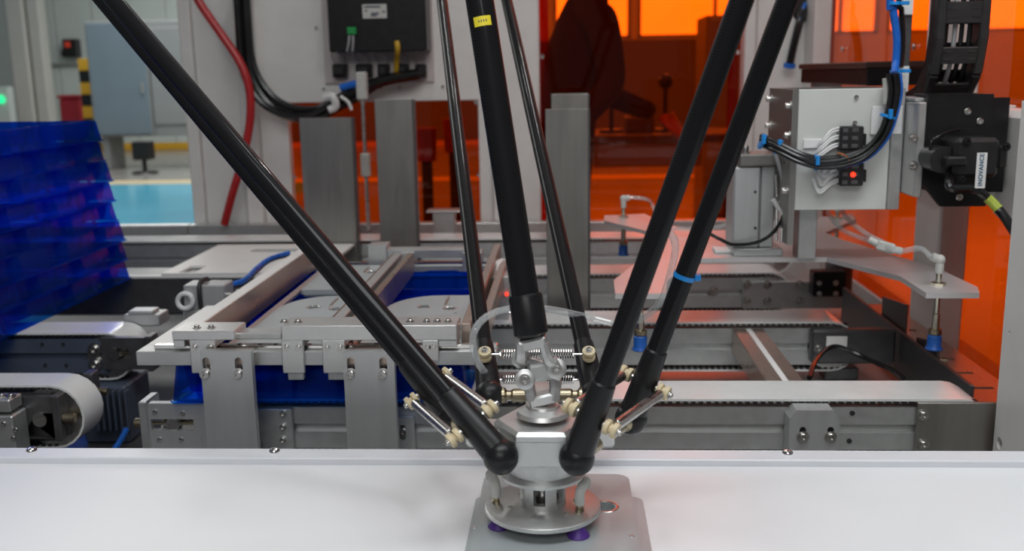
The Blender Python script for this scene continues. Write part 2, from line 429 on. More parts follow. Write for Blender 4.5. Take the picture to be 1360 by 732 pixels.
pts = [(q(0, 0, .93), (.15, .13)), (q(.01, 0, 1.12), (.135, .115)), (q(.03, -.0, 1.32), (.155, .12)), (q(.05, -.0, 1.46), (.12, .1)), (q(.09, 0, 1.56), (.055, .055)), (q(.13, 0, 1.66), (.075, .085)), (q(.15, 0, 1.75), (.07, .08)),
       (q(.13, -.16, 1.45), .065), (q(.17, -.19, 1.22), .052), (q(.03, -.27, 1.08), .042), (q(.02, -.29, 1.03), .034),
       (q(.05, .17, 1.45), .065), (q(.11, .22, 1.2), .052), (q(.30, .16, 1.12), .042), (q(.35, .14, 1.11), .034),
       (q(0, -.09, .86), .095), (q(.02, -.10, .47), .065), (q(-.02, -.10, .08), .045), (q(.1, -.11, .035), .035),
       (q(0, .09, .86), .095), (q(.04, .10, .47), .065), (q(.02, .10, .08), .045), (q(.14, .11, .035), .035)]
ed = [(0, 1), (1, 2), (2, 3), (3, 4), (4, 5), (5, 6), (3, 7), (7, 8), (8, 9), (9, 10), (3, 11), (11, 12), (12, 13), (13, 14), (0, 15), (15, 16), (16, 17), (17, 18), (0, 19), (19, 20), (20, 21), (21, 22)]
skin_body('body', pts, ed, 0, CLOTH, per)
for hx, hy, hz, dx in ((.02, -.30, 1.02, -.02), (.37, .135, 1.11, .05)):
    hp = [(q(hx, hy, hz), .032), (q(hx+dx, hy, hz-.05), .034)]; he = [(0, 1)]
    for k in range(4):
        i = len(hp); y = hy-.03+.02*k
        hp += [(q(hx+dx*1.3, y, hz-.09-.004*(k in (1, 2))), .009), (q(hx+dx*1.9, y, hz-.135+.012*(k in (0, 3))), .008)]; he += [(1, i), (i, i+1)]
    i = len(hp); hp += [(q(hx+dx*.2, hy-.05, hz-.045), .011), (q(hx+dx*1.1, hy-.06, hz-.085), .009)]; he += [(0, i), (i, i+1)]
    skin_body('hand', hp, he, 0, SKIN, per, 1)
MB().ball(q(.155, 0, 1.71), .095, 20, 1.2).build('head', SKIN, per)
MB().ball(q(.14, 0, 1.745), .103, 20, 1.05).build('hair', HAIR, per)

# workbench and things on it, seen through the orange door
BY = 6.2
a, b = PY(800, 180, BY), PY(935, 180, BY); bz = a.z
wbn = thing('workbench', (a.x, BY, FZ), 'dark topped workbench behind the orange door', 'workbench')
MB().box(a.x-.3, b.x+.3, BY, BY+.7, bz-.05, bz, .006).build('top', WOODD, wbn)
MB().box(a.x-.05, b.x, BY+.05, BY+.6, bz-.2, bz-.05, .006).build('drawer_unit', CABL, wbn)
for x in (a.x-.25, b.x+.25):
    for y in (BY+.06, BY+.64): MB().box(x-.025, x+.025, y-.025, y+.025, FZ, bz-.05, .003).build('leg', BLACK, wbn)
for (px, py, rr_, lab) in ((812, 118, .045, 'dark round-headed tool holder standing at the left of the workbench'), (884, 108, .05, 'taller dark round-headed tool holder standing on the workbench')):
    t = PY(px, py, BY+.3)
    o = thing('tool_holder', (t.x, BY+.3, bz), lab, 'tool holder', 'tool holders on the workbench')
    MB().cyl((t.x, BY+.3, bz), (t.x, BY+.3, bz+.02), .08).build('base', BLACK, o)
    MB().cyl((t.x, BY+.3, bz+.02), (t.x, BY+.3, t.z), .014).build('stem', BLACK, o)
    MB().ball(t, rr_).build('head', BLACK, o)
a = PY(850, 150, BY+.35)
o = thing('fixture_block', (a.x, BY+.35, bz), 'dark blocky fixture on the workbench behind the orange door', 'fixture')
MB().box(a.x-.10, a.x+.08, BY+.2, BY+.5, bz, bz+.10, .01).build('body', WOODD, o)
MB().box(a.x-.06, a.x+.02, BY+.26, BY+.44, bz+.10, bz+.19, .01).build('clamp', BLACK, o)
a, b = PY(938, 20, 8.5), PY(1010, 20, 8.5)
o = thing('tall_cabinet', (a.x, 8.5, FZ), 'tall brown-looking cabinet behind the right of the orange door', 'cabinet')
zt = PY(950, 20, 8.5).z
MB().box(a.x, b.x, 8.5, 9.1, FZ, zt, .01).build('body', CABL, o)
MB().box(a.x+.02, b.x-.02, 8.47, 8.5, FZ+.06, zt-.03, .006).build('door', CABL, o)
for i, (px, py, lab) in enumerate(((566, 188, 'red tub on a stand seen through the low orange window'), (603, 176, 'taller red tub right of the first behind the low orange window'))):
    a = PY(px, py, 5.2)
    o = thing('red_tub', (a.x, 5.2, FZ), lab, 'tub', 'red tubs behind the low orange window')
    MB().lathe([(.05, a.z-.1), (.058, a.z+.06), (.063, a.z+.07)], (a.x, 5.2, 0)).build('tub', REDM, o)
    MB().cyl((a.x, 5.2, FZ), (a.x, 5.2, a.z-.1), .03).cyl((a.x, 5.2, FZ), (a.x, 5.2, FZ+.03), .065).build('stand', BLACK, o)

# ================================================================== white worktop in front
tb = thing('work_table', (0, .6, FZ), 'white worktop with a raised rail along its far edge', 'table')
MB().box(-1.3, .95, .2, 1.083, -.03, 0, .001).build('top', TABLE, tb)
MB().box(-1.3, .95, 1.083, 1.1135, -.03, .008, .0015).build('edge_rail', EDGE, tb)
MB().box(-1.28, .93, .24, 1.09, -.30, -.03, .002).build('frame', POWDERG, tb)
for x in (-1.2, .85):
    for y in (.3, 1.0): MB().box(x-.03, x+.03, y-.03, y+.03, FZ, -.30, .002).build('leg', POWDERG, tb)
for px, py in ((37, 602), (362, 603), (1048, 605)):
    p = PZ(px, py, .008); p.y = 1.104
    o = MB().lathe([(.0065, 0), (.0062, .0015), (.0045, .0035), (.002, .0043)], p, (0, 0, 1), 14).box(p.x-.0035, p.x+.0035, p.y-.0006, p.y+.0006, p.z+.0036, p.z+.0046, 0).build('rail_screw', CHROME, tb)

# ================================================================== grey casting held under the robot
a, b, c, d = PZ(648, 632, .014), PZ(835, 632, .014), PZ(612, 732, .014), PZ(857, 732, 0)
cst = thing('grey_casting', (0, .9, 0), 'flat grey metal cover lying on the white worktop under the suction head', 'metal cover')
xl, xr, yb = -.091, .066, 1.026
hol = circ(*PZ(803, 673, .014).xy, .0105, 20)
MB().plate(rr(xl-.006, xr+.012, .72, .985, .012), [circ(*PZ(803, 673, .014).xy, .0105, 20)], (0, 0, .0003), (1, 0, 0), (0, 1, 0), .0056).build('lower_flange', PART, cst)
MB().plate(rr(xl, xr, .765, yb, .016, 7), [hol], (0, 0, .006), (1, 0, 0), (0, 1, 0), .008).build('raised_cover', PART, cst)
h = PZ(803, 673, .014)
MB().lathe([(.0145, .0141), (.0138, .0147), (.0118, .0147), (.0106, .0120), (.0106, .0010)], (h.x, h.y, 0), n=28, caps=False).build('hole_collar', STEEL, cst)
for px, py in ((630, 700), (850, 712)):
    p = PZ(px, py, .0142); MB().lathe([(.003, 0), (.0024, .0008)], (min(p.x, xr-.006), p.y, .0138), n=12).build('rivet', ALUD, cst)

# ================================================================== delta robot
HX, HY = PZ(721, 669, .03).xy
rob = thing('delta_robot', (HX, HY, .014), 'three-armed picking robot with black carbon rods gripping the grey cover', 'robot')
ends = {}
dirs = {}
def rod(P0, T, lab=None, sl=.078):
    """forearm: carbon tube, black ball-socket sleeve at its lower end"""
    d = (T-P0).normalized(); L = (T-P0).length
    r = MB().cyl(P0+d*.06, P0+d*(L*1.47), .0099, n=28).build('forearm_rod', CARBON, rob)
    MB().lathe([(.0098, sl+.002), (.0115, sl), (.0121, sl-.01), (.0134, .035), (.0142, .01), (.0135, -.004)], P0, d, 28).ball(P0, .0168, 28).build('socket_sleeve', MATTE, r)
    return d
E0, E1 = PZ(766, 608, .095), PZ(838, 556, .095)
A0, A1 = PZ(665, 607, .095), PZ(602, 555, .095)
B0, B1 = PZ(650, 525, .095), PZ(790, 525, .095)
pairs = []
for (P, Q, T) in ((A0, A1, PD(151, 0, 1.15)), (E0, E1, PD(985, 0, .80)), (B0, B1, PD(587, 0, 1.80))):
    d = rod(P, T); rod(Q, T+(Q-P)); pairs.append((P, Q, d))
# motor head under the roof, upper arms and elbow bars, all above the frame
hd = V((-.17, 1.15, 1.72))
MB().lathe([(.10, 0), (.17, .02), (.17, .15), (.15, .178)], hd, (0, 0, 1), 40).build('motor_head', POWDERG, rob)
for P, Q, d in pairs:
    T_ = [t for t in ((A0, PD(151, 0, 1.15)), (E0, PD(985, 0, .80)), (B0, PD(587, 0, 1.80))) if t[0] is P][0][1]
    e0 = P+(T_-P)*1.45; e1 = e0+(Q-P); em = (e0+e1)/2
    MB().cyl(e0, e1, .011, n=18).ball(e0, .0168, 18).ball(e1, .0168, 18).build('elbow_bar', MATTE, rob)
    o_ = (em-hd); o_.z = 0; o_.normalize()
    MB().tube([hd+o_*.12+V((0, 0, .07)), hd+o_*.20+V((0, 0, .05)), em+(hd-em)*.5+o_*.06, em], [.034, .034, .028, .02], 14, 6).build('upper_arm', MATTE, rob)
def spool(c, ax, parent):
    MB().lathe([(.0035, -.0068), (.0072, -.0062), (.0076, -.004), (.0072, -.0018), (.0046, -.001), (.0046, .001), (.0072, .0018), (.0076, .004), (.0072, .0062), (.0035, .0068)], c, ax, 20).build('bushing', NYLON, parent)
for pi, (P, Q, d) in enumerate(pairs):
    t = (Q-P).normalized(); nrm = t.cross(d).normalized()
    if nrm.y > 0: nrm = -nrm
    for sgn in (1, -1):
        off = d*.042+nrm*(.0215*sgn)
        a, b = P+off, Q+off
        for c in (a, b):
            spool(c, nrm, rob)
            bolt(rob, c+nrm*.0066*sgn, nrm*sgn, .0028, h=1.3)
            MB().cyl(c-nrm*sgn*.010, c-nrm*sgn*.0066, .003, n=10).build('stud', STEEL, rob)
        if pi < 2:
            MB().cyl(a+t*.010, b-t*.010, .0052, n=18, ch=.001).cyl(a+t*.004, a+t*.010, .0025, n=10).cyl(b-t*.010, b-t*.004, .0025, n=10).build('spring_tube', STEEL, rob)
        else:
            u = t.orthogonal().normalized(); w = t.cross(u); pts = []
            n = 30; L = (b-a).length-.034
            for k in range(n*8+1):
                s = k/(n*8); ang = 2*PI*n*s
                pts.append(a+t*(.017+L*s)+(u*math.cos(ang)+w*math.sin(ang))*.0048)
            MB().tube(pts, .0010, 5, 1).tube([a+t*.006, a+t*.017], .0011, 6, 1).tube([b-t*.017, b-t*.006], .0011, 6, 1).build('coil_spring', CHROME, rob)
    # studs that carry the two balls on the hub lug
    for e, sg in ((P, 1), (Q, -1)):
        MB().lathe([(.009, .014), (.009, .017), (.0055, .0195), (.0055, .024), (.0075, .0265), (.0075, .040), (.006, .041)], e, t*sg, 18).build('ball_stud', BRASS, rob)
mids = [((P+Q)/2, (Q-P).normalized()) for P, Q, d in pairs]
ctr = sum((m for m, t in mids), V((0, 0, 0)))/3
HC = (HX, HY+.003, 0)
for m, t in mids:                               # three arms that carry the ball studs
    o_ = V((HX, HY, .095)); dv = (m-o_); L = dv.length; dv.normalize()
    MB().obox(o_+dv*(L+.006)/2+V((0, 0, .004)), dv, t-dv*t.dot(dv), (0, 0, 1), (L+.006)/2, .017, .010, .003).build('hub_arm', ALU, rob)
o8 = lambda s: [(HC[0]+s*math.cos(k*PI/3), HC[1]+s*math.sin(k*PI/3)) for k in range(6)]
hub = MB().plate(o8(.0465), [], (0, 0, .108), (1, 0, 0), (0, 1, 0), .005)
v8 = []
for s, z in ((.0465, .113), (.0425, .1165)): v8 += [(x, y, z) for x, y in o8(s)]
hub.add(v8, [(k, (k+1) % 6, 6+(k+1) % 6, 6+k) for k in range(6)]+[tuple(range(6, 12))])
hub.build('hub', ALUD, rob)
# rounded housing front, rings and window column, tool disc
MB().plate(o8(.0475), [], (0, 0, .0842), (1, 0, 0), (0, 1, 0), .0235).build('hub_housing', ALUD, rob)
MB().lathe([(.0335, .081), (.0335, .0838)], HC, n=40).build('seal_ring', RUBBER, rob)
MB().lathe([(.0345, .066), (.0345, .0812)], HC, n=40).build('bearing_ring', ALUD, rob)
MB().lathe([(.034, .057), (.041, .060), (.042, .0635), (.0345, .0665)], HC, n=48).build('flange_ring', ALU, rob)
col = MB()
n = 48; r0, r1 = .0225, .0165
def is_win(k):    # three windows around the column
    a = (k+.5)/n*360
    return any(abs((a-c+180) % 360-180) < 17 for c in (262, 322, 82, 142, 202, 22))
vs = []; fs = []
zs = [.030, .0355, .054, .058]
for z in zs:
    for r in (r0, r1):
        for k in range(n):
            t = 2*PI*k/n; vs.append((HC[0]+r*math.cos(t), HC[1]+r*math.sin(t), z))
def vi(iz, ir, k): return (iz*2+ir)*n+k % n
for iz in range(3):
    for k in range(n):
        if iz == 1 and is_win(k): continue
        fs.append((vi(iz, 0, k), vi(iz, 0, k+1), vi(iz+1, 0, k+1), vi(iz+1, 0, k)))
        fs.append((vi(iz, 1, k), vi(iz+1, 1, k), vi(iz+1, 1, k+1), vi(iz, 1, k+1)))
        if iz == 1:
            if is_win(k-1): fs.append((vi(1, 0, k), vi(2, 0, k), vi(2, 1, k), vi(1, 1, k)))
            if is_win(k+1): fs.append((vi(1, 0, k+1), vi(1, 1, k+1), vi(2, 1, k+1), vi(2, 0, k+1)))
for k in range(n):
    if is_win(k):
        fs.append((vi(1, 0, k), vi(1, 0, k+1), vi(1, 1, k+1), vi(1, 1, k))); fs.append((vi(2, 0, k), vi(2, 1, k), vi(2, 1, k+1), vi(2, 0, k+1)))
MB().add(vs, fs).build('window_column', ALU, rob, 40)
MB().lathe([(.008, .030), (.008, .047), (.006, .049), (.006, .058)], HC, n=20).build('inner_coupling', STEEL, rob)
dk = MB().lathe([(.0555, .0245), (.0568, .0255), (.0568, .0292), (.0555, .030)], (HX, HY, 0), n=72).build('tool_disc', ALU, rob)
for an in (75, 15, 135, 255, 195, 315):
    t = math.radians(an); bolt(rob, (HX+.033*math.cos(t), HY+.033*math.sin(t), .030), (0, 0, 1), .0022, name='disc_screw', h=.5, washer=False)
for i, (px, py, cx, cy) in enumerate(((659, 668, 663, 694), (770, 679, 768, 706), (0, 0, 0, 0))):
    if i < 2: p = PZ(px, py, .030)
    else: p = V((HX, HY+.042, .030))
    f = MB().lathe([(.0042, 0), (.0042, .003), (.0034, .0035), (.0034, .008)], p, n=16).build('fitting_base', BRASS, rob)
    sg = -1 if i == 0 else 1
    MB().tube([p+V((0, 0, .007)), p+V((0, 0, .017)), p+V((sg*.002, .004, .022)), p+V((sg*.005, .012, .0235))], .0050, 12, 4).lathe([(.0056, -.003), (.0062, 0), (.0056, .004)], p+V((sg*.005, .012, .0235)), (sg*.2, 1, .1), 14).build('push_elbow', GREYP, f)
    c = PZ(cx, cy, .0185) if i < 2 else V((HX, HY+.042, .0185))
    MB().lathe([(.0108, .0142), (.0112, .0150), (.0085, .0185), (.0070, .0215), (.0060, .0246)], (c.x, c.y, 0), n=24).build('suction_cup', CUPV, rob)
# centre shaft and cardan joint
JT = PY(706, 447, HY+.0)
T = PD(637, 0, .93)
d = (T-JT).normalized(); L = (T-JT).length
sh = MB().cyl(JT+d*.02, JT+d*(1.74-JT.z)/d.z, .0133, n=32).build('centre_shaft', CARBON, rob)
MB().lathe([(.0125, 0), (.0165, .003), (.0165, .038), (.0150, .041)], JT, d, 32).build('shaft_sleeve', MATTE, sh)
side = (cr-d*cr.dot(d)).normalized(); fr = d.cross(side); fr = fr if fr.y < 0 else -fr
lb = PD(646, 32, .935)
t0 = JT+d*((lb-JT).dot(d))
ps = []
w_ = .0078
vs = []; 
for k in range(7):
    an = math.radians(-38+k*12); dr = fr*math.cos(an)+side*math.sin(an)
    vs += [t0+dr*.01345-d*.0045, t0+dr*.01345+d*.0045]
fs = [(2*k, 2*k+2, 2*k+3, 2*k+1) for k in range(6)]
lbm = MB().add(vs, fs); lo = lbm.build('yellow_sticker', YELLOW, sh)
tx = MB()
for k in range(4):
    an = math.radians(-18+k*10); dr = fr*math.cos(an)+side*math.sin(an); dr2 = fr*math.cos(an+.07)+side*math.sin(an+.07)
    tx.add([t0+dr*.0136-d*.001, t0+dr2*.0136-d*.001, t0+dr2*.0136+d*.0012, t0+dr*.0136+d*.0012], [(0, 1, 2, 3)])
tx.build('sticker_print', INK, lo)
JB = V((HX+.001, HY+.004, .121))
pa, pb = PY(697, 504, HY-.008), PY(739, 490, HY-.008)       # the two visible pivots
mid = (pa+pb)/2+V((0, .010, 0)); ax = V((0, -1, .25)).normalized()
MB().lathe([(.026, 0), (.024, .004), (.0165, .0075), (.0155, .010)], JB, n=40).build('joint_base', ALU, rob)
def yoke(name, base, dr, p1, p2):
    """fork: a block and two bent cheeks that end in round pivot eyes"""
    m = MB()
    cx = (p1-base)
    m.obox(base+dr*.006, (1, 0, .25), (0, 1, 0), V((1, 0, .25)).cross(V((0, 1, 0))), .0135, .0095, .0055, .002)
    for p, bx in ((p1, -1), (p2, 1)):
        s0 = base+dr*.006+V((bx*.0105, -.005, 0))
        pth = [s0, s0+dr*.012+(p-s0)*.12+V((bx*.002, 0, 0)), p-(p-s0)*.22+V((bx*.001, 0, 0)), p]
        m.tube(pth, [.0055, .0062, .0062, .0072], 8, 4)
        m.lathe([(.0080, -.0045), (.0098, -.0035), (.0098, .0035), (.0080, .0045)], p, ax, 22)
    return m.build(name, ALU, rob)
yoke('lower_yoke', JB+V((0, 0, .010)), V((0, 0, 1)), pa, pa+V((.026, .024, .006)))
yoke('upper_yoke', JT, -d, pb+V((-.034, .022, .004)), pb)
MB().obox(mid, side, fr, d, .0125, .009, .0085, .003).cyl(pa, pa+V((.026, .024, .006)), .0035, n=12).cyl(pb, pb+V((-.034, .022, .004)), .0035, n=12).build('cross_block', ALUD, rob)
for p in (pa, pb):
    bolt(rob, p+ax*.0044, ax, .0036, name='pivot_screw', h=.8)
# clear vacuum hose looping behind the shaft
hs = MB().tube([PY(660, 512, HY+.16), PY(634, 480, HY+.15), PY(630, 440, HY+.15), PY(660, 414, HY+.17), PY(720, 410, HY+.2), PY(775, 420, HY+.24), PY(830, 430, HY+.24), PY(874, 405, HY+.2), PY(893, 352, HY+.16), PY(896, 320, HY+.15), PY(880, 300, HY+.14)], .0042, 10, 6)
hs.build('vacuum_hose', CLEAR, rob)
p = PY(907, 364, 0.9)
tt = (PD(985, 0, .80)-E0); fd = (tt).normalized()
# blue tie on the far right rod
best = min((abs(366-FPX*(E1+fd*s*.01-C0).dot(cu)/(E1+fd*s*.01-C0).dot(cf)-364), s) for s in range(8, 45))[1]
tc_ = E1+fd*best*.01
MB().lathe([(.0108, -.0022), (.0108, .0022)], tc_, fd, 24).box(tc_.x+.010, tc_.x+.016, tc_.y-.004, tc_.y+.002, tc_.z-.004, tc_.z+.002, .0005).build('cable_tie', TIEB, rob)

# ================================================================== conveyors
def rail(root, x0, x1, y0, y1, zt=0.0, h=.086, face=ALUD, right=True, left=True, belt=BELT, tooth=.0053, flip=False, span=None):
    """aluminium profile with a T-slot in its face and a toothed belt running round it"""
    t = .0032; rad = h/2
    zc = zt-rad
    # profile
    yi0, yi1 = y0+.001, y1-.001
    z1, z0 = zt-t-.009, zt-h+t+.009
    gz = (z0+z1)/2
    m = MB(); dp = .007
    prof = [(yi1, z0), (yi1, z1), (yi0, z1), (yi0, gz+.006), (yi0+dp, gz+.006), (yi0+dp, gz-.006), (yi0, gz-.006), (yi0, z0)]
    xa = x0+(rad if left else 0); xb = x1-(rad if right else 0)
    m.plate(prof, [], (xa, 0, 0), (0, 1, 0), (0, 0, 1), xb-xa)
    po = m.build('rail_profile', face, root)
    # belt: racetrack band
    o = []; N = 10
    def loop(r):
        pts = [(x0+rad if left else x0, zc+r)] ; pts = []
        for k in range(N+1):
            a = PI/2-PI*k/N; pts.append((x1-rad+r*math.cos(a), zc+r*math.sin(a)))
        for k in range(N+1):
            a = -PI/2-PI*k/N; pts.append((x0+rad+r*math.cos(a), zc+r*math.sin(a)))
        return pts
    lo, li = loop(rad), loop(rad-t)
    n = len(lo); vs = [(x, y, z) for y in (y0, y1) for lp in (lo, li) for x, z in lp]; fs = []
    for i in range(n):
        j = (i+1) % n
        fs += [(i, j, j+2*n, i+2*n), (n+i, n+i+2*n, n+j+2*n, n+j), (i, n+i, n+j, j), (2*n+i, 2*n+j, 3*n+j, 3*n+i)]
    MB().add(vs, fs).build('belt', belt, root)
    tm = MB(); vis = span or (x0+rad, x1-rad); x = vis[0]
    while x < vis[1]:
        for zz in (zt-t-tooth*.75, zt-h+t): tm.box(x, x+tooth, y0+.0008, y0+.012, zz, zz+tooth*.75, 0)
        x += tooth*2
    to = tm.build('belt_teeth', RUBBER, root); to['kind'] = 'stuff'
    MB().box(max(vis[0], x0+rad), min(vis[1], x1-rad), y0+.011, y0+.013, zt-t-.0065, zt-t, 0).build('belt_guide', ALUD, root)
    for s, X in ((left, x0+rad), (right, x1-rad)):
        if s: MB().cyl((X, y0+.002, zc), (X, y1-.002, zc), rad-t-.0005, n=28).cyl((X, y0-.001, zc), (X, y0+.004, zc), .012, n=18).build('pulley', STEEL, root)
    return po

BASEZ = -.16
mb_ = thing('machine_bed', (0, 2.1, FZ), 'dark steel machine bed that carries the conveyors', 'machine bed')
MB().box(-.62, .685, 1.25, 2.98, -.125, -.115, .001).build('deck_plate', ALUD, mb_)
MB().box(-1.75, .66, 1.22, 2.98, -.24, -.20, .002).build('base_plate', ALUK, mb_)
for x in (-1.6, .65):
    for y in (1.32, 2.95): MB().box(x-.05, x+.05, y-.05, y+.05, FZ, -.24, .003).build('leg', POWDERG, mb_)
for x in (-.55, .0, .62):
    MB().box(x-.02, x+.02, 1.3, 3.0, -.20, -.125, .002).build('deck_bearer', ALUK, mb_)

front = thing('tray_conveyor', (.03, 1.55, -.115), 'two-rail belt conveyor just behind the white worktop', 'conveyor')
Y1a, Y1b = 1.322, 1.405
Y2a, Y2b = 1.752, 1.843
xr1 = PY(1322, 530, Y1a).x
rail(front, -.58, xr1, Y1a, Y1b, 0, .086, right=True, left=True, span=(-.56, .56))
rail(front, -.62, .52, Y2a, Y2b, 0, .092, face=ALUD, span=(-.3, .50))
def support(root, x0, x1, ya, yb, z0, zt=-.0815, nm='rail_foot'):
    MB().box(x0, x1, ya, yb, z0, zt, .002).build(nm, ALUK, root)
for x in (-.5, .05, .5):
    support(front, x-.03, x+.03, Y1a+.02, Y1b-.02, -.115, -.086); support(front, x-.03, x+.03, Y2a+.02, Y2b-.02, -.115, -.092)
# clamp block, drive plate and tensioner plate on the face of the near rail
YC_ = Y1a-.03
p, q_ = PY(1049, 545, YC_), PY(1113, 596, YC_)
cl = MB().plate([(p.x, -.09), (q_.x, -.09), (q_.x, p.z-.012), (q_.x-.009, p.z), (p.x+.009, p.z), (p.x, p.z-.012)], [slot(PY(x_, 575, YC_).x, PY(x_, 587, YC_).z, PY(x_, 567, YC_).z, .0045) for x_ in (1066, 1103)], (0, Y1a-.0005, 0), (1, 0, 0), (0, 0, 1), .03)
clo = cl.build('clamp_block', BRUSHL, front)
for px in (1066, 1103):
    bolt(clo, PY(px, 580, Y1a-.03), NY, .0055)
p, q_ = PY(1217, 533, Y1a), PY(1320, 598, Y1a)
dp = MB().box(p.x, q_.x, Y1a-.007, Y1a-.0002, -.095, p.z, .001).build('drive_end_plate', BRUSH, front)
for py in (551, 590): bolt(dp, PY(1226, py, Y1a-.007), NY, .005)
for px, py in ((1132, 549), (1128, 586)):
    c = PY(px, py, Y1a); MB().cyl((c.x, Y1a+.0018, c.z), (c.x, Y1a-.0008, c.z), .0036, n=14).build('threaded_hole', RUBBER, front)
p, q_ = PY(196, 541, Y1a-.012), PY(285, 541, Y1a-.012)
z1 = PY(200, 536, Y1a-.012).z; zb = PY(200, 594, Y1a-.012).z-.006
sx0, sx1 = PY(198, 560, Y1a-.012).x, PY(257, 560, Y1a-.012).x
sz0, sz1 = PY(198, 572, Y1a-.012).z, PY(198, 557, Y1a-.012).z
tp = MB().plate([(p.x, zb), (q_.x, zb), (q_.x, z1), (p.x, z1)], [[(sx0+.002, sz0), (sx1, sz0), (sx1, sz1), (sx0+.002, sz1)]], (0, Y1a-.0005, 0), (1, 0, 0), (0, 0, 1), .011).build('tensioner_plate', BRUSHL, front)
MB().box(p.x-.012, p.x, Y1a-.016, Y1a+.03, zb, z1+.003, .0015).build('end_bar', ALUD, tp)
zm = (sz0+sz1)/2
MB().cyl((p.x-.012, Y1a-.004, zm), (p.x-.024, Y1a-.004, zm), .007, n=16, ch=.001).cyl((sx0, Y1a-.004, zm), (sx1, Y1a-.004, zm), .0025, n=10).build('tension_screw', BRASS, tp)
MB().cyl(((sx0+sx1)/2, Y1a+.0005, zm), ((sx0+sx1)/2, Y1a-.010, zm), .010, n=20, ch=.001).build('tension_nut', STEEL, tp)
for px, py in ((206, 547), (243, 549), (212, 584), (241, 584)):
    bolt(tp, PY(px, py, Y1a-.0115), NY, .0035, name='plate_bolt', washer=False, h=.4)
p, q_ = PY(340, 541, Y1a), PY(389, 541, Y1a)
jp = MB().box(p.x-.02, q_.x, Y1a-.008, Y1a-.0002, -.083, PY(360, 541, Y1a).z, .001).build('joint_plate', ALUD, front)
for py in (549, 567, 584): bolt(jp, PY(376, py, Y1a-.008), NY, .0045, washer=False)
p, q_ = PY(530, 552, Y1a), PY(551, 552, Y1a)
ep = MB().plate(rr(p.x-.006, q_.x, -.083, PY(540, 552, Y1a).z, .005), [slot(PY(536, 570, Y1a).x, PY(536, 582, Y1a).z, PY(536, 562, Y1a).z, .0045)], (0, Y1a-.0005, 0), (1, 0, 0), (0, 0, 1), .008).build('slotted_tab', BRUSHL, front)
bolt(ep, PY(536, 573, Y1a-.004), NY, .005)
# cross members between the two rails
for (xa, xb), lab in (((PZ(1016, 503, -.012).x, PZ(1066, 503, -.012).x), None),):
    m = MB().box(xa, xb, Y1b+.001, Y2a-.001, -.055, -.012, .0015)
    cm = m.build('cross_member', WALLMETAL, front)  # aluminium profile, its orange reflection put into the copper colour
    MB().box((xa+xb)/2-.0045, (xa+xb)/2+.0045, Y1b+.002, Y2a-.002, -.012, -.0113, 0).build('slot_cover', WHITEP, cm)
# sensor box with black cable in the lane
p, q_ = PY(1080, 440, Y2a-.03), PY(1190, 485, Y2a-.03)
sb = MB().box(p.x, q_.x, Y2a-.024, Y2a-.001, q_.z, p.z, .004).build('gear_cover', ALUK, front)
a_, b_ = PY(1098, 447, Y2a-.026), PY(1125, 462, Y2a-.026)
MB().box(a_.x, b_.x, Y2a-.0265, Y2a-.024, b_.z, a_.z, .0008).build('sticky_pad', WHITEP, sb)
for px, py in ((1087, 463),): bolt(sb, PY(px, py, Y2a-.024), NY, .005)
MB().tube([PY(1075, 502, 1.48), PY(1083, 480, 1.56), PY(1098, 464, 1.68), PY(1115, 461, 1.70), PY(1150, 476, 1.68), PY(1185, 492, 1.62), PY(1200, 503, 1.5)], .0042, 8, 6).build('sensor_cable', CABLEK, sb)

rear = thing('rear_conveyor', (-.2, 2.45, -.115), 'second two-rail conveyor farther back, behind the gripper plate and alignment unit', 'conveyor')
Y3a, Y3b, Y4a, Y4b = 2.20, 2.305, 2.62, 2.72
rail(rear, -1.55, .50, Y3a, Y3b, 0, .092, face=ALUD, span=(-.2, .46))
rail(rear, -1.7, .60, Y4a, Y4b, .012, .10, face=ALUD, span=(0, .1))
for x in (-.5, .05, .4):
    support(rear, x-.03, x+.03, Y3a+.02, Y3b-.02, -.115, -.092); support(rear, x-.03, x+.03, Y4a+.02, Y4b-.02, -.115, -.088)
p, q_ = PY(986, 373, Y3a), PY(1118, 408, Y3a)
bp_ = MB().box(p.x, q_.x, Y3a-.012, Y3a-.0005, q_.z, p.z, .001).build('mounting_plate', ALUD, rear)
for px in (992, 1019, 1062):
    for py in (378, 400): bolt(bp_, PY(px, py, Y3a-.012), NY, .006)
p, q_ = PY(1079, 360, Y3a-.04), PY(1122, 393, Y3a-.04)
dm = MB().box(p.x, q_.x, Y3a-.05, Y3a-.013, q_.z, p.z, .003).build('drive_block', MATTE, rear)
c = PY(1118, 385, Y3a); MB().cyl((q_.x+.012, Y3a+.06, -.075), (q_.x+.012, Y3a+.06, .03), .03, n=24, ch=.003).build('drive_motor', ALUK, rear)
for px in (1088, 1110):
    for py in (376, 390): bolt(dm, PY(px, py, Y3a-.05), NY, .004)
p = PY(947, 386, Y3a); bolt(rear, V((p.x, Y3a-.0005, p.z)), NY, .007)
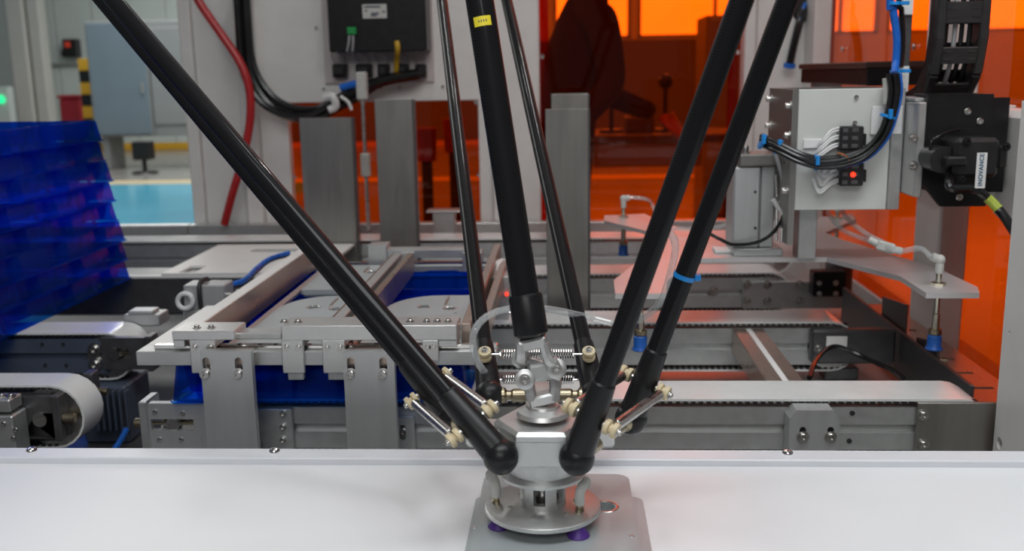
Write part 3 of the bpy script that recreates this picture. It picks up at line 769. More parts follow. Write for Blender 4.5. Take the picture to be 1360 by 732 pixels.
# white cover plate with cut-outs lying over the far left of the lane
a_, b_, c_ = PZ(158, 372, .012), PZ(385, 372, .012), PZ(260, 343, .012)
y0, y1 = Y3a-.016, Y4a-.05
xw0, xw1 = PZ(206, 366, .012).x, -.56
cut1 = [(PZ(236, 361, .012).x, PZ(236, 361, .012).y), (PZ(258, 361, .012).x, PZ(236, 361, .012).y), (PZ(258, 361, .012).x, PZ(250, 352, .012).y), (PZ(236, 361, .012).x, PZ(250, 352, .012).y)]
cut2 = [(PZ(304, 349, .012).x, 2.46), (-.62, 2.46), (-.62, 2.50), (PZ(304, 349, .012).x, 2.50)]
MB().plate([(xw0, y0), (xw1, y0), (xw1, y1), (xw0, y1)], [cut1, cut2], (0, 0, .004), (1, 0, 0), (0, 1, 0), .006).build('cover_plate', POWDER, rear)
MB().box(-1.55, xw1, Y3a-.017, Y3a-.002, -.002, .004, .001).build('cover_lip', POWDER, rear)
MB().box(-1.5, -.56, Y3a-.015, Y3a-.004, -.085, -.003, .002).build('shaded_face_sheet', ALUK, rear)  # dark sheet stands in for shade on the rail's left face

infeed = thing('infeed_conveyor', (-1.1, 1.55, -.20), 'grey two-belt infeed conveyor under the stack of blue trays', 'conveyor')
I1a, I1b = PZ(40, 512, 0).y, 1.447
I2a, I2b = 1.69, 1.772
xe1 = PY(121, 530, 1.41).x; xe2 = PZ(212, 433, -.02).x
rail(infeed, -1.6, xe1, I1a, I1b, 0, .10, face=ALUK, span=(-1.05, xe1-.05))
rail(infeed, -1.7, xe2, I2a, I2b, 0, .088, face=BLUEG, span=(-1.1, xe2-.05))
for x in (-1.45, -1.0):
    support(infeed, x-.03, x+.03, I1a+.02, I1b-.02, -.20, -.10); support(infeed, x-.03, x+.03, I2a+.02, I2b-.02, -.20, -.088)
# bearing fork of the near belt
def fork(root, px0, px1, py0, py1, Y, sy0, sy1, sx0, sx1):
    p, q_ = PY(px0, py0, Y), PY(px1, py1, Y)
    a0, a1 = PY(sx0, sy1, Y), PY(sx1, sy0, Y)
    o = MB().plate([(p.x, q_.z), (q_.x, q_.z), (q_.x, p.z), (p.x, p.z)], [[(a0.x, a0.z), (a1.x, a0.z), (a1.x, a1.z), (a0.x, a1.z)]], (0, Y+.014, 0), (1, 0, 0), (0, 0, 1), .014).build('bearing_fork', ALUK, root)
    MB().box(q_.x, q_.x+.012, Y-.003, Y+.03, q_.z-.003, p.z+.003, .0015).build('end_bar', ALUK, o)
    z = (a0.z+a1.z)/2
    MB().cyl((q_.x+.012, Y+.007, z), (q_.x+.030, Y+.007, z), .0075, n=18, ch=.001).cyl((a0.x, Y+.007, z), (a1.x, Y+.007, z), .003, n=10).build('tension_screw', BRASS, o)
    MB().cyl((a0.x+.006, Y+.0145, z), (a0.x+.006, Y-.002, z), .011, n=18).build('bearing_nut', STEEL, o)
    return o
YF = I1a-.018
fork(infeed, 22, 74, 528, 583, YF, 549, 566, 49, 72)
p, q_ = PY(-2, 533, YF-.03), PY(26, 595, YF-.03)
bb = MB().box(p.x-.1, q_.x, YF-.04, YF, q_.z-.07, PY(1, 550, YF-.03).z, .002).box(p.x-.1, q_.x-.003, YF-.037, YF-.003, PY(1, 546, YF-.03).z, p.z+.004, .002).build('corner_block', ALUD, infeed)
for px, py in ((5, 563), (21, 571), (18, 582)): bolt(bb, PY(px, py, YF-.04), NY, .0035, washer=False, h=.5)
for px, py in ((4, 538), (16, 535)):
    c = PY(px, py, YF-.02); bolt(bb, V((c.x, YF-.02, p.z+.004)), (0, 0, 1), .0045)
# second fork, behind roller of near belt
c = PY(122, 505, I1b+.012)
MB().box(c.x-.012, c.x+.004, I1b+.006, I1b+.03, -.085, -.003, .0015).build('end_bar', ALUK, infeed)
MB().cyl((c.x+.004, I1b+.016, -.035), (c.x+.022, I1b+.016, -.035), .006, n=16).build('tension_screw', BRASS, infeed)
# plates on the rear belt's head
YG = I2a-.012
fork(infeed, 133, 196, 449, 491, YG, 463, 478, 148, 172)
for px, py in ((126, 464), (127, 484)): bolt(infeed, PY(px, py, YG+.012), NY, .008)
for px, py in ((56, 457), (84, 457), (60, 485), (88, 485)):
    c = PY(px, py, I2a); MB().cyl((c.x, I2a+.003, c.z), (c.x, I2a-.001, c.z), .0032, n=12).build('threaded_hole', RUBBER, infeed)
p, q_ = PY(168, 418, I2b+.02), PY(217, 430, I2b+.02)
so = MB().box(p.x, q_.x, I2b+.004, I2b+.05, -.01, .012, .002).box(p.x+.008, q_.x-.015, I2b+.008, I2b+.045, .012, .018, .002).build('bearing_cap', ALUD, infeed)
# blue-grey finned gear motor under the infeed head
gm = thing('gear_motor', (-.72, 1.6, -.20), 'blue-grey finned gear motor under the infeed conveyor head', 'motor')
p, q_ = PY(104, 500, 1.665), PY(170, 560, 1.665)
MB().box(p.x, q_.x, 1.665, 1.77, -.20, -.092, .004).build('housing', BLUEG, gm)
for k in range(6):
    x = PY(124+k*8, 520, 1.65).x; MB().box(x, x+.004, 1.648, 1.665, -.17, -.096, .001).build('cooling_fin', BLUEG, gm)
tb_ = MB().tube([PY(168, 570, 1.62), PY(160, 585, 1.6), PY(150, 600, 1.58)], .005, 8, 5).build('air_tube', CABLEB, gm)

# ================================================================== alignment unit over the trays
al = thing('alignment_unit', (-.36, 1.3, .06), 'aluminium centring frame with sliding walls over the blue trays', 'alignment frame')
ZB = .080
YB0, YB1 = 1.285, 1.318
xl = PY(180, 468, YB0).x; xr_ = PY(660, 470, YB0).x
MB().box(xl, xr_, YB0, YB1, ZB-.020, ZB, .001).build('front_beam', ALUD, al)
MB().box(PY(200, 460, YB0).x, xr_, YB0+.010, YB0+.022, ZB, ZB+.006, .001).build('linear_guide', CHROME, al)
for px in (318, 345, 366, 500, 530, 553):
    c = PY(px, 458, YB0+.016); MB().cyl((c.x, YB0+.016, ZB+.0055), (c.x, YB0+.016, ZB+.0066), .0028, n=10).build('guide_screw', RUBBER, al)
# carriages
def carriage(px0, px1, py0, py1, Y=YB0-.006, dep=.044):
    a, b = PY(px0, py0, Y), PY(px1, py1, Y)
    o = MB().box(a.x, b.x, Y, Y+.0055, b.z, a.z, .001).box(a.x, b.x, Y+.0055, Y+dep, ZB+.0066, a.z, .001).build('carriage', ALU, al)
    w = b.x-a.x; z = a.z-.010
    for x in (a.x+.007, b.x-.007): bolt(o, (x, Y, z), NY, .0035, washer=True)
    return o, a, b
c1, a1, b1 = carriage(251, 289, 452, 496)
c2, a2, b2 = carriage(373, 405, 452, 496)
c3, a3, b3 = carriage(427, 460, 452, 496)
c4, a4, b4 = carriage(560, 583, 452, 480)
for (a, b) in ((a2, b2), (a3, b3)):
    MB().box(a.x+.004, b.x-.004, YB0+.002, YB0+.012, b.z-.012, b.z+.012, .001).build('end_stop', ALUD, al)
# upper L-bars on the carriages
ZU = a1.z
def topbar(px0, px1, py0, py1, Y=YB0-.006, Ye=.05, nm='slide_bar', mt=ALU):
    a, b = PY(px0, py0, Y), PY(px1, py1, Y)
    return MB().box(a.x, b.x, Y, Y+Ye, b.z, a.z, .001).build(nm, mt, al), a, b
t1, ta1, tb1 = topbar(228, 312, 440, 452)
MB().box(ta1.x, ta1.x+.016, YB0-.005, YB0+.05, ZB+.007, tb1.z, .001).build('slide_spacer', ALU, al)
t1b, _, _ = topbar(290, 374, 443, 451, YB0+.012, .03, 'tie_bar', ALUD)
t2, ta2, tb2 = topbar(373, 607, 433, 452)
MB().box(PY(582, 452, YB0-.004).x, PY(607, 452, YB0-.004).x, YB0-.004, YB0+.04, ZB+.0068, tb2.z, .001).build('slide_spacer', ALU, al)
for px in (264, 283, 380, 398, 546, 568, 582, 596):
    z = ta1.z if px < 300 else ta2.z
    c = PY(px, 440, YB0+.02)
    bolt(al, (c.x, YB0+.014, z), (0, 0, 1), .0038)
# long walls running away from the viewer
ZW = ta1.z-.002
def wall(x0, x1, y0, y1, z0, z1, m, nm='guide_wall'):
    return MB().box(x0, x1, y0, y1, z0, z1, .001).build(nm, m, al)
YW0, YW1 = YB0+.046, 1.98
wl = PZ(262, 434, ZW).x
wall(wl-.022, wl-.0015, YW0, YW1, .064, ZW, POWDER)  # white colour stands in for the lamp's reflection along this wall
wall(wl-.0013, wl, YW0, YW1, .060, ZW-.001, WALLMETAL, 'wall_liner')
wall(wl+.018, wl+.030, YW0+.02, YW1-.05, .060, .067, ALU, 'support_strip')
MB().box(xl, wl-.023, YB1+.001, 1.56, ZB-.010, ZB, .001).build('side_table', POWDER, al)
wm = PZ(440, 430, ZW).x
wall(wm-.010, wm+.006, YW0, 1.90, .064, ZW-.004, ALUD)
wall(wm-.0115, wm-.0102, YW0, 1.90, .062, ZW-.003, WALLMETAL, 'wall_liner')
wall(wm+.016, wm+.028, YW0, 1.90, .062, ZW-.004, WALLMETAL)
wr_ = PZ(605, 445, ZW).x
wall(wr_, wr_+.014, YW0, YW1, .064, ZW-.002, WALLMETAL)
wall(wr_+.020, wr_+.033, YW0, YW1-.1, .064, ZW-.014, WALLMETAL)
# rear beam with carriages
YR = 1.985
MB().box(wl-.06, wr_+.08, YR, YR+.03, .045, .062, .001).build('rear_beam', ALUD, al)
MB().box(wl-.03, wr_+.06, YR+.008, YR+.022, .062, .068, .001).build('linear_guide', CHROME, al)
for px0, px1, top in ((488, 514, 326), (531, 550, 336), (400, 424, 330), (614, 640, 336)):
    a, b = PY(px0, top, YR-.006), PY(px1, 346, YR-.006)
    o = MB().box(a.x, b.x, YR-.006, YR-.0005, .045, a.z, .001).box(a.x, b.x, YR, YR+.04, .069, max(a.z, .075), .001).build('carriage', ALU, al)
    MB().box(a.x, b.x, YR-.0085, YR-.0062, .043, .050, .0005).build('end_seal', CUPB, o)
a, b = PY(490, 318, YR+.01), PY(626, 330, YR+.01)
MB().box(a.x, b.x, YR+.002, YR+.04, .078, .095, .001).build('slide_bar', ALUD, al)
# bracket plates with slots that hold the frame on the conveyor
YP = YB0-.012
for px0, px1, s0, s1 in ((265, 333, 274, 317), (455, 523, 466, 509)):
    Yf = YP-.012
    a, b = PY(px0, 467, Yf), PY(px1, 467, Yf)
    sl = [slot(PY(s, 485, Yf).x, PY(s, 500, Yf).z, PY(s, 475, Yf).z, .0052) for s in (s0, s1)]
    zt_ = a.z
    br = MB().plate([(a.x, -.092), (b.x, -.092), (b.x, zt_), (a.x, zt_)], sl, (0, YP, 0), (1, 0, 0), (0, 0, 1), .012).build('bracket_plate', BRUSHL, al)
    MB().box(a.x+.003, b.x-.003, YP+.0002, YB0-.0002, ZB-.019, zt_-.001, .0005).build('bracket_shim', WALLMETAL, br)
    MB().box(a.x+.01, b.x-.01, YP+.0002, Y1a-.0085, -.092, -.06, .001).build('bracket_spacer', ALUK, br)
    for s in (s0, s1): bolt(br, PY(s, 497, YP-.009), NY, .0058)
# small pneumatic cylinder, fittings and air tubes at the left wall
Yc = 1.72
p = PY(271, 392, Yc)
MB().box(p.x-.030, p.x-.003, Yc-.02, Yc+.03, p.z-.022, p.z+.022, .002).box(p.x+.003, p.x+.045, Yc-.02, Yc+.03, p.z-.022, p.z+.022, .002).box(p.x-.004, p.x+.004, Yc-.017, Yc+.027, p.z-.019, p.z+.019, .001).build('pneumatic_cylinder', BRUSHL, al)
MB().box(p.x-.034, p.x+.012, Yc-.02, Yc+.03, -.02, p.z-.0225, .002).build('cylinder_stand', ALUD, al)
MB().cyl((p.x+.045, Yc, p.z), (wl-.024, Yc, p.z), .006, n=14).cyl((p.x+.06, Yc, p.z-.001), (p.x+.08, Yc, p.z-.001), .012, n=14).build('piston_rod', STEEL, al)
MB().tube([(p.x+.0005, Yc-.022, p.z-.02), (p.x+.0005, Yc-.024, p.z+.015), (p.x+.0005, Yc-.010, p.z+.028), (p.x+.0005, Yc+.02, p.z+.026)], .004, 8, 4).build('black_strap', RUBBER, al)
ring = [PY(246+10*math.cos(t), 400+10*math.sin(t), Yc-.025) for t in [2*PI*k/12 for k in range(12)]]
MB().tube(ring, .0045, 8, 3, True).build('coiled_tube', CABLEW, al)
for j, dz in enumerate((0, .006, -.006)):
    MB().tube([PY(292, 389+j*2, Yc+.02), PY(306, 378+j*2, Yc+.06), PY(324, 371+j*3, Yc+.1), PY(340, 356+j*3, Yc+.2), PY(358, 343+j*2, Yc+.26), PY(384, 335+j*2, Yc+.32)], .0034, 8, 5).build('air_tube', CABLEB if j < 2 else CABLEK, al)
# valve with red light and white wires at the right wall
p = PY(662, 377, 1.80)
vb = MB().box(p.x-.012, p.x+.022, 1.77, 1.82, p.z-.014, p.z+.02, .002).box(p.x-.022, p.x-.012, 1.78, 1.81, p.z-.008, p.z+.010, .002).build('right_cylinder', BRUSHL, al)
MB().box(p.x-.01, p.x+.02, 1.775, 1.815, .0, p.z-.0145, .001).build('cylinder_stand', ALUD, al)
c = PY(673, 391, 1.765); MB().ball(c, .0035, 10).build('status_light', LEDR, vb)
MB().cyl((p.x-.020, 1.79, p.z), (wr_+.034, 1.79, p.z), .005, n=12).build('piston_rod', STEEL, al)
for j in range(2):
    MB().tube([PY(656+j*6, 372, 1.80), PY(655+j*5, 358, 1.82), PY(664+j*4, 346, 1.86), PY(680, 350+j*4, 1.9)], .003, 8, 5).build('white_wire', CABLEW, vb)

# ================================================================== trays and castings
def castle(x0, x1, y0, y1, d, nx, ny, r=.006, ph=0):
    """rounded rectangle with shallow vertical recesses along its sides"""
    P = []
    def side(p, q, n, inn):
        p, q, inn = V((*p, 0)), V((*q, 0)), V((*inn, 0)); L = (q-p).length; u = (q-p)/L
        P.append(p+u*r)
        for k in range(n):
            s0 = r+(L-2*r)*(k+.28+ph)/n; s1 = r+(L-2*r)*(k+.72+ph)/n; c = d*.8
            P.extend([p+u*s0, p+u*(s0+c)+inn*d, p+u*(s1-c)+inn*d, p+u*s1])
        P.append(q-u*r)
    side((x0, y0), (x1, y0), nx, (0, 1)); side((x1, y0), (x1, y1), ny, (-1, 0)); side((x1, y1), (x0, y1), nx, (0, -1)); side((x0, y1), (x0, y0), ny, (1, 0))
    return P
def tray(name, x0, x1, y0, y1, z0, h, label, group, nx=3, ny=4, fl=.003, dn=.014, ph=0):
    o = thing(name, ((x0+x1)/2, (y0+y1)/2, z0), label, 'tray', group)
    ins = lambda pts, s: [((x0+x1)/2+(p.x-(x0+x1)/2)*(1-2*s/(x1-x0)), (y0+y1)/2+(p.y-(y0+y1)/2)*(1-2*s/(y1-y0))) for p in pts]
    flat = castle(x0, x1, y0, y1, .0005, nx, ny, ph=ph); deep = castle(x0+fl, x1-fl, y0+fl, y1-fl, dn, nx, ny, ph=ph)
    loops = [([(p.x, p.y) for p in flat], z0), ([(p.x, p.y) for p in flat], z0+.0025), (ins(deep, 0), z0+.003), (ins(deep, .006), z0+h-.003), (ins(deep, .008), z0+h), (ins(deep, .013), z0+h), (ins(deep, .019), z0+.010)]
    m = MB(); n = len(flat); vs = []; fs = []
    for lp, z in loops: vs += [(x, y, z) for x, y in lp]
    for i in range(len(loops)-1):
        for k in range(n):
            j = (k+1) % n; fs.append((i*n+k, i*n+j, (i+1)*n+j, (i+1)*n+k))
    lp = loops[-1][0]; base = (len(loops)-1)*n
    tri = tessellate_polygon([[V((x, y, 0)) for x, y in lp]])
    fs += [tuple(base+i for i in t) for t in tri]
    m.add(vs, fs); m.build('shell', BLUE, o)
    # raised dividers between the pockets
    for k in (1, 2):
        y = y0+(y1-y0)*k/3
        MB().box(x0+.036, x1-.036, y-.006, y+.006, z0+.0101, z0+h*.7, .003).build('pocket_rib', BLUE, o)
    return o
# stack
ztop = PY(150, 158, 2.177).z
NS = 8; hs_ = (ztop-.001)/NS
words = ['bottom', 'second', 'third', 'fourth', 'fifth', 'sixth', 'seventh', 'top']
for k in range(NS):
    z = .0005+k*hs_
    w = words[k]
    tray('blue_tray', -1.52+.004*(k % 2), -.990-.0035*k+.004*(k % 3), 1.28, 2.180-.004*k, z, hs_-.0006,
         'translucent blue tray, '+(w+' of the stack on the infeed conveyor' if k in (0, 7) else w+' from the bottom of the stack on the infeed conveyor'), 'blue trays stacked on the infeed conveyor', 3, 5, ph=(.16 if k % 2 else -.16))
t_f = tray('blue_tray', PZ(219, 541, 0).x, wr_+.010, 1.30, 1.64, .0005, .056, 'translucent blue tray on the conveyor, in front, behind the slotted bracket plates', 'blue trays under the alignment frame', 4, 3)
t_r = tray('blue_tray', PZ(219, 541, 0).x, wr_+.010, 1.652, 1.975, .0005, .056, 'translucent blue tray on the conveyor, behind the front tray in the alignment frame', 'blue trays under the alignment frame', 4, 3)

def casting(x0, x1, y0, y1, z, label):
    o = thing('tray_casting', ((x0+x1)/2, (y0+y1)/2, z), label, 'metal cover', 'grey castings lying in the alignment frame')
    W_, L_ = x1-x0, y1-y0
    # one rounded shoulder at the far left, small radii elsewhere
    out = []
    for k in range(9):
        t = PI/2+PI/2*k/8; out.append((x0+W_*.55+W_*.55*math.cos(t), y1-L_*.30+L_*.30*math.sin(t)))
    out += [(x0, y0+.006), (x0+.006, y0), (x1-.006, y0), (x1, y0+.006), (x1, y1-.010), (x1-.010, y1)]
    hl = [circ(x0+W_*.42, y0+L_*.74, .0085, 14), circ(x0+W_*.72, y0+L_*.70, .0085, 14), circ(x0+W_*.80, y0+L_*.60, .0035, 10)]
    m = MB().plate(out, hl, (0, 0, z+.004), (1, 0, 0), (0, 1, 0), .009)
    sc = lambda s: [((x0+x1)/2+(x-(x0+x1)/2)*s, (y0+y1)/2+(y-(y0+y1)/2)*s) for x, y in out]
    m.plate(sc(.97), hl, (0, 0, z), (1, 0, 0), (0, 1, 0), .004)
    m.build('cover', PART, o)
    for (cx, cy) in ((x0+W_*.42, y0+L_*.74), (x0+W_*.72, y0+L_*.70)):
        MB().lathe([(.0086, .004), (.0125, .0132), (.0105, .0137), (.0086, .0125), (.0078, .004)], (cx, cy, z), n=20, caps=False).build('hole_collar', STEEL, o)
    MB().box(x1-.055, x1-.051, y1-.075, y1-.02, z+.013, z+.0142, .0003, None).build('groove_strip', WALLMETAL, o)
    return o
ZC = .0575
casting(wl+.034, wm-.0135, 1.345, 1.67, ZC, 'grey casting in the front left lane of the alignment frame, holes in view')
casting(wl+.034, wm-.0135, 1.72, 1.95, ZC, 'grey casting in the rear left lane, behind the front left casting')
casting(wm+.031, wr_-.002, 1.345, 1.67, ZC, 'grey casting in the right lane of the alignment frame, behind the diagonal rod')

# ================================================================== upright tray guides
def guide(px0, px1, pyt, Y, zb, label, th=.012, w_sub=0):
    a, b = PY(px0, pyt, Y), PY(px1, pyt, Y)
    o = thing('guide_plate', ((a.x+b.x)/2, Y, zb), label, 'guide plate', 'upright steel guide plates')
    MB().box(a.x, b.x, Y, Y+.008, zb, a.z, .001).build('face_plate', BRUSH, o)
    MB().box(b.x-.006, b.x+.004, Y+.008, Y+.034, zb, a.z-.002, .001).build('side_flange', ALUK, o)
    return o
guide(397, 466, 157, 2.58, -.115, 'brushed steel guide plate standing behind the diagonal rod, left of the thin sensor rod')
guide(497, 547, 132, 2.58, -.115, 'tall brushed steel guide plate right of the thin sensor rod')
guide(724, 781, 145, 1.90, -.115, 'nearest wide brushed steel guide plate, in front of the orange door')
guide(732, 781, 125, 2.58, -.115, 'guide plate mostly hidden behind the wide one at the orange door')
p = PY(590, 279, 2.85)
sp = thing('grey_stop_block', (p.x, 2.85, 0), 'stepped grey stop block at the foot of the low orange window', 'bracket')
a, b = PY(567, 280, 2.85), PY(612, 280, 2.85)
MB().box(a.x, b.x, 2.83, 2.89, PY(1, 287, 2.85).z-.0, PY(590, 279, 2.85).z, .002).build('cap', ALUD, sp)
MB().box(a.x+.018, b.x-.018, 2.835, 2.885, -.115, PY(1, 287, 2.85).z, .002).build('post', ALUD, sp)

# thin sensor rod in front of the low window
p, q_ = PY(479, 105, 2.75), PY(490, 312, 2.75)
sr = thing('sensor_rod', (q_.x, 2.75, -.115), 'thin grey sensor rod between the two left guide plates', 'sensor')
MB().cyl((q_.x, 2.75, -.115), (q_.x, 2.75, PY(479, 110, 2.75).z), .0055, n=10).build('rod', STEEL, sr)
MB().box(q_.x-.014, q_.x+.014, 2.735, 2.765, PY(1, 140, 2.75).z, PY(1, 104, 2.75).z, .003).build('sensor_head', GREYP, sr)
MB().box(q_.x-.012, q_.x+.012, 2.735, 2.765, PY(1, 240, 2.75).z, PY(1, 210, 2.75).z, .003).build('clamp', GREYP, sr)

# ================================================================== machine enclosure (white frame with orange windows)
YE = 3.1
enc = thing('machine_enclosure', (-.1, YE, FZ), 'white machine enclosure frame with orange acrylic windows', 'enclosure')
def X(px, py, Y=YE): return PY(px, py, Y).x
def Z(py, px=680, Y=YE): return PY(px, py, Y).z
ZT = 1.9
xa, xb_, xc = X(249, 100), X(262, 100), X(343, 100)
MB().box(xa, xb_+.005, YE-.045, YE+.06, FZ, ZT, .004).build('corner_post', POWDER, enc)
MB().box(xb_+.006, X(322, 100), YE-.03, YE+.03, FZ, ZT, .004).build('post_cover', POWDER, enc)
MB().box(X(322, 100)+.001, xc, YE-.05, YE+.06, FZ, ZT, .004).build('inner_post', POWDER, enc)
# window opening
wx0, wx1 = X(387, 200), X(637, 200)
wzt, wzb = Z(135, 500), -.10
MB().box(xc+.001, X(641, 50), YE-.02, YE+.02, wzt, ZT, .003).build('back_panel', POWDER, enc)
MB().box(xc+.001, wx0, YE-.02, YE+.02, FZ, wzt-.0005, .003).build('window_jamb', POWDER, enc)
cx1 = X(717, 100)
MB().box(wx1, X(655, 200), YE-.025, YE+.02, FZ, wzt-.0005, .003).build('window_jamb', POWDER, enc)
MB().box(X(655, 200)+.001, cx1, YE-.05, YE+.05, FZ, ZT, .004).build('centre_post', POWDER, enc)
MB().box(X(641, 50)+.0005, X(655, 200), YE-.019, YE+.02, wzt, ZT, .003).build('panel_seam_strip', POWDERG, enc)
MB().box(wx0+.001, wx1-.001, YE-.02, YE+.02, FZ, wzb, .003).build('lower_panel', POWDER, enc)
w1 = MB().box(wx0-.015, wx1+.015, YE+.0215, YE+.0275, wzb-.02, wzt+.02, 0).build('low_window', ORANGE, enc, 30)
dx0, dx1 = cx1+.001, X(984, 150)
MB().box(dx0-.02, dx1+.02, YE+.055, YE+.061, FZ+.2, ZT, 0).build('door_window', ORANGE, enc)
for x in (dx0+.012, dx1-.022):
    MB().box(x-.012, x+.014, YE+.03, YE+.054, FZ+.2, ZT, .002).build('door_gasket', ORANGE, enc)
for px, py in ((720, 75), (981, 69), (632, 136), (636, 233), (390, 236), (722, 250)):
    p = PY(px, py, YE-.03)
    yy = YE+.0212 if px in (632, 636, 390) else YE+.029
    pp = PY(px, py, yy-.02); bolt(enc, (pp.x, yy-.008 if px in (632, 636, 390) else yy, pp.z), NY, .0075, name='panel_screw', m=CHROME, washer=False, h=.6)
rx0, rx1 = X(985, 60), X(1112, 60)
MB().box(dx1+.001, X(1002, 60), YE-.03, YE+.05, FZ, ZT, .004).build('door_jamb', POWDER, enc)
MB().box(X(1002, 60)+.001, .80, YE-.02, YE+.05, FZ, ZT, .004).build('corner_panel', POWDER, enc)
# right side wall in orange acrylic with posts
XS = .76
zs0 = -.105
pa_, pb_ = PX(1230, 50, XS-.055), PX(1266, 50, XS-.055)
yp0, yp1 = sorted((pa_.y, pb_.y))
MB().box(XS, XS+.006, 1.32, (yp0+yp1)/2-.001, zs0, ZT, 0).build('side_window', ORANGE, enc)
MB().box(XS, XS+.006, (yp0+yp1)/2+.001, YE-.06, zs0, ZT, 0).build('side_window', ORANGE, enc)
MB().box(XS-.055, XS-.001, yp0+.002, yp1-.002, FZ, ZT, .004).build('side_post', POWDER, enc)
pe = PX(1113, 60, XS)
MB().box(XS-.05, XS-.001, YE-.14, YE-.021, FZ, ZT, .004).build('rear_post', POWDER, enc)
for px, py in ((1120, 65), (1215, 62)):
    p = PX(px, py, XS-.002); bolt(enc, p, (-1, 0, 0), .008, name='panel_screw', m=CHROME, washer=False, h=.6)
MB().box(XS-.004, XS+.05, 1.32, YE-.05, zs0-.05, zs0-.001, .003).build('side_sill', POWDER, enc)
MB().box(xa, dx1, YE-.10, YE-.055, -.115, PY(300, 299, YE-.1).z, .003).build('rear_rail', ALU, enc)
MB().box(PY(90, 310, YE-.12).x-.6, xa-.001, YE-.10, YE-.055, -.115, PY(300, 299, YE-.1).z, .003).build('rear_rail', ALU, enc)
MB().box(-1.6, .84, -.2, YE+.05, ZT+.001, ZT+.02, .002).build('unseen_roof_panel', POWDERG, enc)  # out-of-view roof, added to block hall light from above
# near right post and its rounded bracket
nx = PY(1335, 400, 1.30).x
hp_ = PX(1327, 589, nx); hq_ = PX(1340, 442, nx)
MB().plate([(1.20, FZ), (1.30, FZ), (1.30, .40), (1.20, .40)], [circ(hp_.y, hp_.z, .008, 16), circ(hq_.y, hq_.z, .0025, 10)], (nx, 0, 0), (0, 1, 0), (0, 0, 1), .12).build('near_post', POWDER, enc)
MB().cyl((nx+.006, hp_.y, hp_.z), (nx+.012, hp_.y, hp_.z), .0082, n=16).cyl((nx+.006, hq_.y, hq_.z), (nx+.012, hq_.y, hq_.z), .0027, n=10).build('hole_dark_disc', RUBBER, enc)  # black discs stand in for the darkness inside the post holes

# white gantry beam along the right side
gb = thing('gantry_beam', (.64, 2.1, .27), 'white gantry beam along the right wall, behind the black servo motor', 'beam')
YBM = 1.62
bx0 = PY(1308, 200, YBM).x
zt_b, zb_b = PY(1345, 146, YBM).z, PY(1330, 272, YBM).z
MB().plate(rr(0, XS-.012-bx0, zb_b, zt_b, .012), [], (bx0, YBM+1.2, 0), (1, 0, 0), (0, 0, 1), 1.2).build('beam', POWDER, gb)
MB().plate([(0, zb_b-.012), (.05, zb_b-.06), (.11, zb_b-.06), (.11, zt_b), (.01, zt_b), (0, zt_b-.01)], [], (bx0+.020, YBM-.001, 0), (1, 0, 0), (0, 0, 1), YBM-1.305).build('end_bracket', POWDER, gb)
tk = MB().box(bx0-.06, XS-.02, 1.70, 2.80, zt_b+.0005, zt_b+.004, .001).build('track_cover', POWDER, gb)
# black duct for the chain
a, b = PY(1062, 84, 2.35), PY(1062, 108, 2.35)
ax0 = PY(1064, 95, 2.35).x
dz1, dz0 = PY(1062, 85, 2.35).z, PY(1062, 110, 2.35).z
du = thing('chain_duct', (ax0+.06, 2.0, dz0), 'long black duct lying behind the grey gripper carriage', 'duct')
MB().box(ax0, ax0+.10, 1.84, 2.35, dz0, dz1-.012, .002).build('trough', MATTE, du)
MB().box(ax0-.004, ax0+.10, 1.84, 2.36, dz1-.0118, dz1, .002).build('cover', mat('black_cover_brown_reflection', (.05, .03, .025), 0, .35, .15, 30), du)  # brownish reflection on the black duct is put into this colour
MB().box(ax0+.02, ax0+.08, 2.30, 2.34, zt_b, dz0-.0005, .002).build('support', ALUD, du)

# ------------------------------------------------------------------ energy chain
ch = thing('cable_chain', (PY(1280, 60, 1.62).x, 1.62, .40), 'black plastic cable chain curving up beside the orange side window', 'cable chain')
cxa, cxb = PY(1247, 10, 1.60).x, PY(1318, 10, 1.60).x
path = []
zc_, Rr = .490, .105
yv = 1.62
for k in range(9): path.append(V((0, yv, zc_+.544-k*.068)))
for k in range(1, 4):
    t = PI/2*k/3; path.append(V((0, yv+Rr-Rr*math.cos(t), zc_-Rr*math.sin(t))))
path.append(V((0, yv+Rr+.06, zc_-Rr)))
th_ = .014
for i in range(len(path)-1):
    a, b = path[i], path[i+1]
    d = (b-a).normalized(); o_ = V((1, 0, 0)).cross(d).normalized(); L = (b-a).length
    c = (a+b)/2
    m = MB()
    for x in (cxa+.007, cxb-.007):
        m.obox(V((x, c.y, c.z)), (1, 0, 0), d, o_, .007, L*.56, th_*1.25, .002)
        m.cyl((x-.0078, a.y, a.z), (x+.0078, a.y, a.z), th_*.8, n=14)
    for s in (-1, 1):
        m.obox(V(((cxa+cxb)/2, c.y, c.z))+o_*(th_*1.05*s), (1, 0, 0), d, o_, (cxb-cxa)/2-.013, L*.24, .0022, .001)
        for x in (-.018, .018):
            for q2 in (-.006, .006):
                m.obox(V(((cxa+cxb)/2+x, c.y, c.z))+o_*(th_*1.05*s+.0022*s)+d*q2, (1, 0, 0), d, o_, .006, .0016, .0007, .0002)
    m.build('chain_link', CHAINM, ch)
for k, (f_, mm) in enumerate(((.25, CABLEK), (.42, CABLEG), (.55, CABLEK), (.7, CABLEK))):
    MB().tube([V((cxa+(cxb-cxa)*f_, p.y, p.z)) for p in path], .0038, 8, 4).build('inner_cable', mm, ch)
